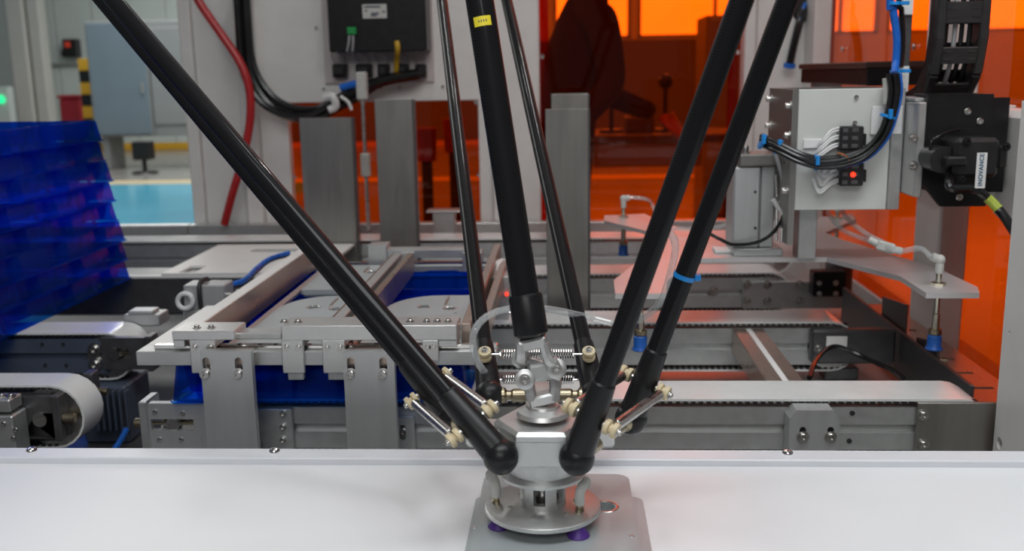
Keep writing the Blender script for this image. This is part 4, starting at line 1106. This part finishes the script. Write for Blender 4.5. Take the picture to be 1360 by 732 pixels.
# vertical grey profile with blue tube and white pad left of the chain
a, b = PY(1196, 30, 1.66), PY(1213, 30, 1.66)
vp = thing('cable_mast', ((a.x+b.x)/2, 1.66, .40), 'slim grey mast with blue tube and white tie pads rising above the grey carriage', 'mast')
ztop_ = 1.0
MB().box(a.x+.004, b.x, 1.665, 1.685, PY(1200, 118, 1.66).z, ztop_, .001).build('mast', ALUK, vp)
for p0, p1 in ((-8, 20), (88, 122)):
    MB().box(a.x, b.x-.003, 1.655, 1.6645, PY(1200, p1, 1.66).z, PY(1200, p0, 1.66).z, .001).build('tie_pad', WHITEP, vp)
MB().tube([PY(1183, -25, 1.64)+V((0, 0, .42)), PY(1183, -25, 1.64), PY(1186, 10, 1.64), PY(1191, 50, 1.64), PY(1190, 80, 1.64), PY(1188, 97, 1.63)], .0060, 10, 5).build('blue_tube', CABLEB, vp)
MB().tube([PY(1195, -25, 1.65)+V((0, 0, .42)), PY(1195, -25, 1.65), PY(1197, 10, 1.65), PY(1199, 55, 1.65), PY(1196, 90, 1.64)], .0042, 8, 5).build('black_cable', CABLEK, vp)
for px, py in ((1188, 5), (1190, 95)):
    c = PY(px, py, 1.637); MB().lathe([(.0095, -.0025), (.0095, .0025)], c, (0, .1, 1), 18).box(c.x+.008, c.x+.022, c.y-.004, c.y+.002, c.z-.002, c.z+.0035, .0005).build('cable_tie', TIEB, vp)

# ================================================================== gripper carriage with vacuum arms
ZP = .13
gx, gy = .36, 1.82
gr = thing('gripper_carriage', (gx, gy, .033), 'grey box carriage with a four-armed suction gripper plate hanging below', 'gripper')
P_ = lambda px, py: PZ(px, py, ZP).xy
fl0, fl1, fr0, fr1 = P_(817, 390), P_(884, 390), P_(1230, 389), P_(1301, 389)
cl0, cr0_ = P_(931, 343), P_(1098, 342)
poly = [tuple(P_(815, 372)), tuple(fl0), tuple(fl1), (P_(887, 372)[0], P_(887, 372)[1]), (cl0[0], cl0[1]), (cr0_[0], cr0_[1]), tuple(P_(1196, 367)), tuple(fr0), tuple(fr1), tuple(P_(1298, 381)), tuple(P_(1245, 356)),
        tuple(P_(1118, 318)), tuple(P_(1096, 309)), tuple(P_(1137, 291)), tuple(P_(1132, 284)), tuple(P_(1092, 288)), tuple(P_(1045, 305)), tuple(P_(930, 306)), tuple(P_(900, 303)),
        tuple(P_(856, 284)), tuple(P_(803, 286)), tuple(P_(802, 293)), tuple(P_(868, 309)), tuple(P_(884, 318))]
ctrx = sum(p[0] for p in poly)/len(poly)
hp = [circ(*P_(1247, 379), .008, 14), circ(*P_(851, 384), .006, 12), circ(*P_(828, 289), .006, 12), slot(P_(1263, 377)[0], P_(1263, 379)[1], P_(1263, 374)[1]+.004, .004)]
MB().plate(poly, hp[:1], (0, 0, ZP-.008), (1, 0, 0), (0, 1, 0), .008).build('gripper_plate', mat('satin_aluminium_plate', (.66, .64, .64), .55, .40, .04, 40), gr)
def cup(px, py, ztop, zbot=.033, cm=CUPB):
    p = PZ(px, py, ZP)
    s = MB().cyl((p.x, p.y, zbot+.03), (p.x, p.y, ztop-.018), .0042, n=16).cyl((p.x, p.y, zbot+.025), (p.x, p.y, zbot+.055), .0055, n=16, ch=.001).cyl((p.x, p.y, ZP), (p.x, p.y, ZP+.004), .011, n=6).cyl((p.x, p.y, ZP-.012), (p.x, p.y, ZP-.008), .011, n=6)
    so = s.build('suction_stem', mat_stem, gr)
    MB().lathe([(.0075, .022), (.0095, .024), (.0095, .031), (.007, .032)], (p.x, p.y, zbot), n=20).build('cup_collar', BRASS, so)
    MB().lathe([(.0122, 0), (.0128, .0015), (.0100, .006), (.0100, .0205), (.0085, .0225)], (p.x, p.y, zbot), n=24).build('suction_cup', cm, so)
    MB().lathe([(.0056, 0), (.0062, .002), (.0062, .014), (.0050, .018)], (p.x, p.y, ztop-.020), n=16).build('fitting', GREYP, so)
    MB().ball((p.x, p.y, ztop), .0078, 16).lathe([(.0066, 0), (.0066, .012)], (p.x, p.y, ztop), V((-.9, .1, .35)) if px > 1000 else V((.95, .1, .1)), 14).build('elbow', GREYP, so)
    return p
mat_stem = mat('nickel_stem', (.62, .58, .47), 1, .2, .05, 30)
pFR = cup(1246, 379, .168); pFL = cup(851, 384, .15, .037); pRL = cup(828, 289, .172, .046); pRR = cup(1112, 290, .165)
# cylinder
Yc = 1.70
a, b = PY(974, 207, Yc), PY(1046, 207, Yc)
cx0, cx1 = PY(974, 260, Yc).x, PY(1030, 260, Yc).x
cz = PY(1000, 222, Yc).z
cy = MB().box(cx0, cx0+(cx1-cx0)*.64, Yc, Yc+.075, ZP+.014, cz, .003).build('lift_cylinder', BRUSHL, gr)
MB().box(cx0+(cx1-cx0)*.66, cx1, Yc+.006, Yc+.07, ZP+.014, cz+.001, .002).build('slide_table', BRUSHL, cy)
MB().box(cx0+.008, cx1+.006, Yc-.004, Yc+.07, cz+.0015, cz+.022, .003).build('top_bracket', BRUSH, cy)
MB().box(cx0+.002, cx1+.015, Yc-.006, Yc+.08, ZP, ZP+.0135, .002).build('base_block', BRUSHL, cy)
bolt(cy, PY(990, 203, Yc+.02).xyz*1.0, (0, 0, 1), .0055, h=2.2)
for py in (255, 303, 322): c = PY(1003, py, Yc); MB().cyl((c.x, Yc+.002, c.z), (c.x, Yc-.0007, c.z), .0025, n=12).build('port_hole', RUBBER, cy)
for j, (px, y0_, y1_) in enumerate(((1031, 232, 320), (1038, 236, 322))):
    MB().tube([PY(px, y0_, Yc), PY(px+1, (y0_+y1_)/2, Yc), PY(px, y1_, Yc)], .0028, 8, 3).build('sensor_rod', CHROME, cy)
MB().tube([PY(1026, 265, Yc-.012), PY(1032, 273, Yc-.012), PY(1037, 280, Yc-.012)], .0042, 10, 1).build('speed_fitting', WHITEP, cy)
# box housing
YBX = 1.62
x0 = PY(1058, 200, YBX).x; x1 = PY(1198, 200, YBX).x
z0, z1 = PY(1100, 279, YBX).z, PY(1120, 118, YBX).z
yb2 = 1.80
bx = MB().box(x0, x1-.020, YBX, YBX+.008, z0, z1, .001).build('front_plate', POWDERG, gr)
MB().box(x1-.0195, x1, YBX-.002, YBX+.03, z0, z1+.001, .001).build('edge_bar', ALU, gr)
lx = x0-.010
MB().plate([(YBX-.002, PY(1050, 325, YBX).z), (YBX+.03, PY(1050, 325, YBX).z), (YBX+.045, z0), (yb2, z0), (yb2, z1), (YBX-.002, z1)], [], (lx, 0, 0), (0, 1, 0), (0, 0, 1), .0095).build('left_side_plate', BRUSH, gr)
MB().box(x0, x1, yb2-.008, yb2, z0, z1, .001).build('rear_plate', BRUSH, gr)
MB().box(x1-.009, x1, YBX+.031, yb2-.0085, z0, z1, .001).build('right_side_plate', BRUSH, gr)
MB().box(x0, x1-.02, YBX+.0085, yb2-.0085, z0, z0+.008, .001).build('floor_plate', BRUSH, gr)
MB().box(cx1, lx-.0005, Yc+.01, Yc+.05, .19, .30, .001).build('cylinder_mount', ALUD, gr)
for px, py in ((1054, 141), (1053, 181), (1054, 258)):
    p = PX(px, py, lx); bolt(gr, (lx, min(max(p.y, YBX+.012), 1.78), p.z), (-1, 0, 0), .0052, h=1.6)
for px, py in ((1021, 131), (1021, 166)):
    p = PX(px, py, lx); bolt(gr, (lx, 1.785, p.z), (-1, 0, 0), .0052, h=1.6)
for px, py in ((1137, 129), (1135, 163)):
    bolt(bx, PY(px, py, YBX), NY, .0036, h=.9, washer=False)
# support column between box and plate
MB().box(x0+.02, x0+.05, YBX+.05, YBX+.09, ZP, z0-.0005, .001).build('hanger', ALUD, gr)
# sensor amplifiers with white leads
for py0, py1, led in ((168, 199, None), (216, 247, (1133, 232))):
    a, b = PY(1116, py0, YBX-.02), PY(1146, py1, YBX-.02)
    o = MB().box(a.x, b.x, YBX-.022, YBX-.0005, b.z, a.z, .002).box(b.x, b.x+.006, YBX-.016, YBX-.003, b.z+.006, a.z-.012, .001).build('sensor_amplifier', BLACK, gr)
    for k in range(3):
        zz = b.z+(a.z-b.z)*(k+.5)/3
        MB().box(a.x+.004, a.x+.012, YBX-.0228, YBX-.0215, zz-.003, zz+.003, .0004).box(a.x+.018, a.x+.028, YBX-.0228, YBX-.0215, zz-.003, zz+.003, .0004).build('display', ALUK, o)
        for j in (0, 1):
            MB().tube([V((a.x+.001, YBX-.012, zz+j*.004)), V((a.x-.012, YBX-.016, zz-.004+j*.004)), V((a.x-.030+.003*k, YBX-.018, zz-.017+j*.004)), V((a.x-.040+.004*k, YBX-.012, (zz-.024) if led is None else zz+.006))], .0019, 7, 5).build('white_lead', CABLEW, o)
    if led: MB().ball(PY(led[0], led[1], YBX-.0225), .0042, 12).build('status_light', LEDR, o)
MB().box(PY(1066, 199, YBX).x, PY(1090, 199, YBX).x, YBX-.004, YBX-.0003, PY(1, 211, YBX).z, PY(1, 199, YBX).z, .001).build('tie_pad', WHITEP, bx)
a, b = PY(1157, 141, YBX), PY(1196, 178, YBX)
MB().box(a.x, b.x, YBX-.0055, YBX-.0025, b.z, a.z, .001).build('tie_pad', WHITEP, bx)
MB().tube([PY(1176, 104, YBX-.02), PY(1177, 120, YBX-.02), PY(1177, 138, YBX-.02)], .0050, 10, 4).build('cable_gland', GREYP, bx)
# cable bundle
base = [(1190, 98), (1192, 120), (1187, 148), (1176, 178), (1155, 202), (1128, 214), (1095, 218), (1066, 212), (1040, 200), (1022, 192), (1012, 188)]
for j, (dx, dy, dyy, mm, r) in enumerate(((0, 0, 0, CABLEK, .0050), (-5, -7, .004, CABLEK, .0048), (-10, -3, -.002, CABLEK, .0040), (4, 4, .006, CABLEB, .0042), (-2, 5, -.005, CABLEK, .0034), (1, -4, .009, CABLEG, .0034))):
    MB().tube([PY(x+dx*(1-i/12), y+dy*min(1, i/5), YBX-.026+dyy-.002*min(i, 3)+(.0 if i < 8 else .012*(i-7))) for i, (x, y) in enumerate(base)], r, 10, 6).build('bundle_cable', mm, gr)
for (px, py), dr in (((1181, 156), (.35, 0, 1)), ((1085, 217), (1, 0, .1)), ((1035, 196), (1, 0, -.5)), ((1014, 189), (1, 0, -.4))):
    c = PY(px-2, py-1, YBX-.026 if px > 1040 else YBX-.004); MB().lathe([(.0125, -.0022), (.0128, 0), (.0125, .0022)], c, dr, 20).box(c.x-.003, c.x+.003, c.y-.016, c.y-.010, c.z-.003, c.z+.012, .0006).build('cable_tie', TIEB, gr)
MB().tube([PY(1112, 203, YBX-.034), PY(1122, 206, YBX-.037), PY(1128, 213, YBX-.036)], .0012, 6, 3).build('copper_wire', mat('copper_wire', (.7, .25, .1), 1, .3), gr)
# black sensor cable and grey hoses down to the plate
MB().tube([PY(1043, 214, Yc-.04), PY(1048, 240, Yc-.03), PY(1045, 275, Yc-.03), PY(1030, 305, Yc-.03), PY(1008, 321, Yc-.02), PY(975, 325, Yc-.01), PY(957, 318, Yc), PY(942, 310, Yc+.02)], .0032, 8, 6).build('sensor_cable', CABLEK, gr)
MB().tube([PY(1028, 200, Yc-.02), PY(1036, 225, Yc-.02), PY(1040, 250, Yc-.02), PY(1036, 270, Yc-.015)], .0034, 8, 5).build('grey_hose', CABLEG, gr)
a, b = P_(950, 337), P_(985, 325)
MB().box(min(a[0], b[0]), max(a[0], b[0]), a[1], a[1]+.04, ZP+.0003, ZP+.006, .002).build('tie_pad', WHITEP, gr)
MB().tube([pRL+V((.012, 0, .045)), pRL+V((.05, -.02, .042)), PY(868, 275, 2.0), PY(878, 298, 1.95), PY(905, 304, 1.92), PY(945, 303, 1.88), PY(972, 297, 1.84)], .0042, 8, 6).build('air_hose', CLEAR, gr)
MB().tube([pFR+V((-.012, 0, .041)), PY(1222, 330, 1.48), PY(1195, 334, 1.5), PY(1180, 329, 1.52), PY(1150, 318, 1.6), PY(1120, 306, 1.66), PY(1105, 290, 1.68), PY(1098, 280, 1.69)], .0042, 8, 6).build('air_hose', CLEAR, gr)
MB().tube([PY(1180, 326, 1.53), PY(1150, 310, 1.6), PY(1125, 290, 1.68), PY(1118, 279, 1.70)], .0042, 8, 6).build('air_hose', CLEAR, gr)
c = PY(1176, 328, 1.53)
MB().obox(c, (1, 0, -.3), (0, 1, 0), (.3, 0, 1), .014, .007, .008, .003).cyl(c+V((.012, 0, -.004)), c+V((.024, 0, -.007)), .006, n=12).cyl(c+V((-.022, .01, .010)), c+V((-.010, .004, .004)), .006, n=12).build('hose_splitter', GREYP, gr)
# servo motor group, bolted to the carriage
YM = 1.56
a, b = PY(1204, 133, YM), PY(1228, 262, YM)
mz0, mz1 = PY(1210, 262, YM).z, PY(1210, 136, YM).z
sv = MB().box(x1+.001, PY(1228, 200, YM).x, YM, YM+.10, mz0, mz1, .002).build('gear_block', ALU, gr)
c0_ = PY(1228, 200, YM).x
MB().box(x1+.001, c0_+.03, YM+.02, YM+.12, mz1+.0005, mz1+.006, .001).build('top_cover', BRUSHL, gr)
for py in (184, 220): bolt(sv, PY(1213, py, YM), NY, .0048)
mp0, mp1 = PY(1226, 126, YM), PY(1309, 274, YM)
MB().plate([(c0_+.0005, PY(1, 258, YM).z), (c0_+.03, mp1.z), (mp1.x, mp1.z), (mp1.x, mp0.z), (c0_+.04, mp0.z), (c0_+.0405, PY(1, 145, YM).z), (c0_+.0005, PY(1, 145, YM).z)], [], (0, YM+.012, 0), (1, 0, 0), (0, 0, 1), .012).build('motor_plate', MATTE, gr)
MB().box(c0_+.0005, mp1.x-.01, YM+.0125, YM+.070, mp0.z-.004, mp0.z+.0005, .001).build('motor_shelf', MATTE, gr)
MB().box(c0_+.02, mp1.x+.03, YM+.013, YM+.070, mp1.z+.02, mp0.z-.006, .001).build('slide_saddle', MATTE, gr)
for px, py in ((1285, 148), (1301, 161), (1274, 262)):
    bolt(gr, PY(px, py, YM-.0005), NY, .0052, washer=False, h=.4)
sx0_, sx1_ = PY(1240, 215, YM-.05).x, PY(1322, 215, YM-.05).x
sz0_, sz1_ = PY(1, 249, YM-.06).z+.0, PY(1300, 183, YM-.06).z
mo = MB().box(sx0_+.024, sx1_, YM-.065, YM-.001, sz0_-.002, sz1_, .006).build('servo_motor', BLACK, gr)
MB().plate(rr(sx0_-.006, sx0_+.038, sz0_+.004, sz1_-.014, .019, 7), [], (0, YM-.001, 0), (1, 0, 0), (0, 0, 1), .050).build('connector_housing', BLACK, mo)
MB().box(sx0_+.010, sx0_+.040, YM-.075, YM-.052, sz0_+.016, sz1_-.026, .003).build('connector', BLACK, mo)
MB().box(sx1_+.0005, sx1_+.014, YM-.058, YM-.006, sz0_+.010, sz1_-.012, .004).build('encoder_cap', BLACK, mo)
for px, py in ((1284, 188), (1336, 195), (1277, 238)):
    bolt(mo, PY(px, py, YM-.066), NY, .0042, name='motor_bolt', m=MATTE, washer=True)
a, b = PY(1298, 203, YM-.066), PY(1308, 250, YM-.066)
lb_ = MB().box(a.x, b.x, YM-.0662, YM-.0652, b.z, a.z, 0).build('motor_label', WHITEP, mo)
fc = bpy.data.curves.new('lettering', 'FONT'); fc.body = 'INOVANCE'; fc.align_x = 'CENTER'; fc.align_y = 'CENTER'; fc.size = .0088; fc.extrude = .0001; fc.space_character = 1.08; fc.offset = .0002
fo = bpy.data.objects.new('lettering', fc); COL.objects.link(fo); fo.parent = lb_
fo.data.materials.append(mat('label_blue_print', (.03, .12, .20), 0, .5))
fo.location = V(((a.x+b.x)/2, YM-.0665, (a.z+b.z)/2+.001))-V(gr.location)
fo.rotation_euler = (PI/2, -PI/2, 0)
bpy.context.view_layer.update()
fm = bpy.data.meshes.new_from_object(fo.evaluated_get(bpy.context.evaluated_depsgraph_get()))
fm2 = bpy.data.objects.new('lettering', fm); COL.objects.link(fm2); fm2.parent = lb_; fm2.location = fo.location; fm2.rotation_euler = fo.rotation_euler
bpy.data.objects.remove(fo)
MB().tube([V((sx0_+.03, YM-.045, sz0_+.012)), PY(1262, 248, YM-.07), PY(1290, 250, YM-.06), PY(1310, 262, YM-.06), PY(1328, 280, YM-.07), PY(1345, 305, YM-.10), PY(1362, 335, YM-.14), PY(1378, 380, 1.36), V((nx+.02, 1.306, -.05)), V((nx+.04, 1.315, -.3))], .0068, 10, 6).build('motor_cable', CABLEK, mo)
MB().tube([PY(1311, 263, YM-.06), PY(1318, 269, YM-.0625), PY(1326, 278, YM-.068)], .0072, 10, 3).build('green_marker', mat('yellow_green_tape', (.45, .55, .08), 0, .4), mo)
MB().tube([PY(1236, 215, YM-.03), PY(1237, 190, YM-.03), PY(1252, 178, YM-.03), PY(1275, 172, YM-.02)], .0022, 8, 5).build('thin_lead', CABLEK, mo)

# ================================================================== side brackets on the right of the lane
sbk = thing('side_bracket', (.6, 1.7, -.115), 'dark steel side rail with slotted plate and two upright sheets below the orange side window', 'bracket')
p0, p1 = PZ(1130, 432, 0), PZ(1262, 498, 0)
MB().box(.585, .592, 1.42, 2.1, -.1, -.012, .001).build('angle_bar', ALUK, sbk)
sy = [(1.52, 1.53), (1.60, 1.61), (1.68, 1.69)]
MB().plate([(.600, 1.43), (.690, 1.43), (.690, 2.1), (.600, 2.1)], [[(.615, a), (.665, a), (.665, b), (.615, b)] for a, b in sy]+[circ(.66, 1.78, .008), circ(.66, 1.88, .008), circ(.66, 1.74, .006)], (0, 0, -.055), (1, 0, 0), (0, 1, 0), .005).build('slotted_plate', WALLMETAL, sbk)
for xx in (.605, .68):
    for yy in (1.46, 2.06): MB().box(xx-.006, xx+.006, yy-.006, yy+.006, -.115, -.0552, .001).build('plate_post', ALUK, sbk)
for (u0, v0), (u1, v1) in (((1172, 394), (1203, 405)), ((1217, 448), (1245, 455))):
    a, b = PX(u0, v0, .594), PX(u1, v1, .594)
    MB().plate([(b.y, -.049), (a.y, -.049), (a.y, a.z), (b.y, b.z)], [], (.594, 0, 0), (0, 1, 0), (0, 0, 1), .005).build('upright_sheet', ALUK, sbk)
for yy in (1.60, 1.85):
    MB().cyl((.601, yy, -.03), (.618, yy, -.03), .008, n=14).build('spacer_bolt', BRASS, sbk)

# ================================================================== drive box, cables and hose on the back panel
db = thing('drive_box', (X(500, 60), YE-.03, Z(108)), 'black drive box with white label on a pale plate, on the white back panel', 'drive')
a, b = PY(427, 0, YE-.025), PY(577, 109, YE-.025)
MB().box(a.x, b.x, YE-.030, YE-.0205, b.z, .78, .001).build('mounting_plate', mat('pinkish_aluminium_plate', (.56, .50, .49), .4, .45, .05, 20), db)
a, b = PY(434, 0, YE-.13), PY(567, 67, YE-.13)
bo = MB().box(a.x, b.x, YE-.13, YE-.0305, b.z, .78, .003).build('box', MATTE, db)
a, b = PY(481, 6, YE-.13), PY(514, 24, YE-.13)
lb2 = MB().box(a.x, b.x, YE-.1315, YE-.1302, b.z, a.z, 0).build('rating_label', GREYP, bo)
m = MB()
w_ = b.x-a.x; h_ = a.z-b.z
for k, (u0, u1, v_) in enumerate(((.08, .75, .82), (.1, .2, .55), (.35, .68, .35), (.35, .6, .2), (.82, .94, .45))):
    m.box(a.x+w_*u0, a.x+w_*u1, YE-.1322, YE-.1316, b.z+h_*v_-.0022, b.z+h_*v_+.0022, 0)
m.build('label_print', INK, lb2)
MB().box(*(sorted((PY(461, 40, YE-.14).x, PY(473, 40, YE-.14).x))), YE-.145, YE-.1305, PY(466, 46, YE-.14).z, PY(466, 36, YE-.14).z, .002).build('terminal_plug', GREENP, bo)
MB().tube([PY(464, 47, YE-.14), PY(463, 58, YE-.14), PY(461, 68, YE-.13)], .004, 8, 3).tube([PY(469, 47, YE-.14), PY(469, 58, YE-.14), PY(468, 68, YE-.13)], .004, 8, 3).build('plug_lead', CABLEG, bo)
for k, (x0_, x1_) in enumerate(((441, 461), (472, 494), (501, 517), (527, 543), (551, 566))):
    a, b = PY(x0_, 85, YE-.06), PY(x1_, 103, YE-.06)
    o = MB().box(a.x, b.x, YE-.065, YE-.0305, b.z, a.z, .004).box(a.x+.006, b.x-.006, YE-.078, YE-.065, b.z+.008, a.z-.006, .004).build('connector', BLACK, db)
    pm = (x0_+x1_)/2
    for s in (-4, 4):
        MB().tube([PY(pm+s, 86, YE-.05), PY(pm+s*2.2-2, 76, YE-.05), PY(pm+s-6, 70, YE-.06), PY(pm-8+s, 66, YE-.09)], .0022, 6, 5).build('lead', CABLEG, o)
MB().tube([PY(527, 55, YE-.138), PY(528, 66, YE-.138), PY(527, 80, YE-.09), PY(526, 98, YE-.07)], .008, 8, 4).build('yellow_plug', mat('amber_plug', (.55, .33, .02), 0, .4), db)
for px, py in ((420, 37), (430, 118), (505, 117), (531, 117), (588, 115)):
    bolt(enc, PY(px, py, YE-.021), NY, .005, name='panel_screw', washer=False, h=.5)

cb = thing('black_cable_bundle', (X(330, 60), YE-.1, Z(150)), 'thick black cable bundle with a yellow wire, sagging below the drive box', 'cable')
base = [(318, -25), (322, 40), (326, 85), (338, 115), (358, 138), (385, 150), (415, 150), (440, 138), (470, 122), (510, 107), (540, 101), (557, 98)]
for j, (dx, dy, r, mm) in enumerate(((0, 0, .017, CABLEK), (6, 6, .013, CABLEK), (-5, 3, .011, CABLEK), (2, 9, .006, YELLOWC := mat('ochre_wire', (.45, .27, .02), 0, .4)), (9, -6, .010, CABLEK))):
    MB().tube([PY(x+dx*(i < 9), y+dy*(i < 9 and i > 1), YE-.085-.012*(j % 3)) for i, (x, y) in enumerate(base)], r, 8, 5).build('cable', mm, cb)
MB().tube([PY(431, 130, YE-.12), PY(441, 128, YE-.125), PY(446, 141, YE-.12), PY(437, 146, YE-.12)], .012, 8, 3).build('white_wrap', CABLEW, cb)
MB().tube([PY(452, 128, YE-.12), PY(462, 135, YE-.12), PY(467, 146, YE-.12)], .005, 8, 3).build('loose_tie', CABLEW, cb)
MB().tube([PY(452, 117, YE-.115), PY(462, 114, YE-.115), PY(474, 111, YE-.115)], .011, 8, 3).build('blue_sleeve', CABLEB, cb)
a, b = PY(329, -20, YE-.07), PY(333, 75, YE-.07)
cond = MB().cyl((a.x-.004, YE-.075, ZT-.2), (a.x-.004, YE-.075, b.z), .011, n=14).build('silver_conduit', CHROME)
tag(cond, 'thin silver conduit beside the black cable bundle at the post', 'conduit')
hs2 = MB().tube([PY(252, -25, YE-.14), PY(266, 5, YE-.14), PY(292, 43, YE-.14), PY(318, 82, YE-.14), PY(331, 118, YE-.14), PY(332, 160, YE-.14), PY(322, 212, YE-.14), PY(308, 260, YE-.13), PY(298, 298, YE-.12)], .0125, 12, 7).build('red_hose', HOSER)
tag(hs2, 'red air hose hanging in front of the white post', 'hose')
# black grommet with cable on the right corner panel
gm2 = thing('cable_grommet', (X(1068, 12), YE-.02, Z(12, 1068)), 'round black grommet with a drooping cable on the right corner panel', 'grommet')
c = PY(1068, 12, YE-.03); MB().lathe([(.036, 0), (.036, .006), (.030, .012), (.022, .012)], (c.x, YE-.0205, c.z), NY, 28).build('ring', BLACK, gm2)
MB().tube([(c.x, YE-.03, c.z), PY(1064, 22, YE-.06), PY(1058, 45, YE-.07), PY(1052, 70, YE-.07), PY(1048, 90, YE-.06)], .012, 10, 5).build('cable', CABLEK, gm2)
MB().tube([PY(1070, 4, YE-.045), PY(1066, 14, YE-.05), PY(1063, 26, YE-.072)], .005, 8, 4).build('blue_wire', CABLEB, gm2)
MB().tube([PY(1049, 84, YE-.066), PY(1048, 90, YE-.064)], .018, 10, 1).build('blue_sleeve', CABLEB, gm2)
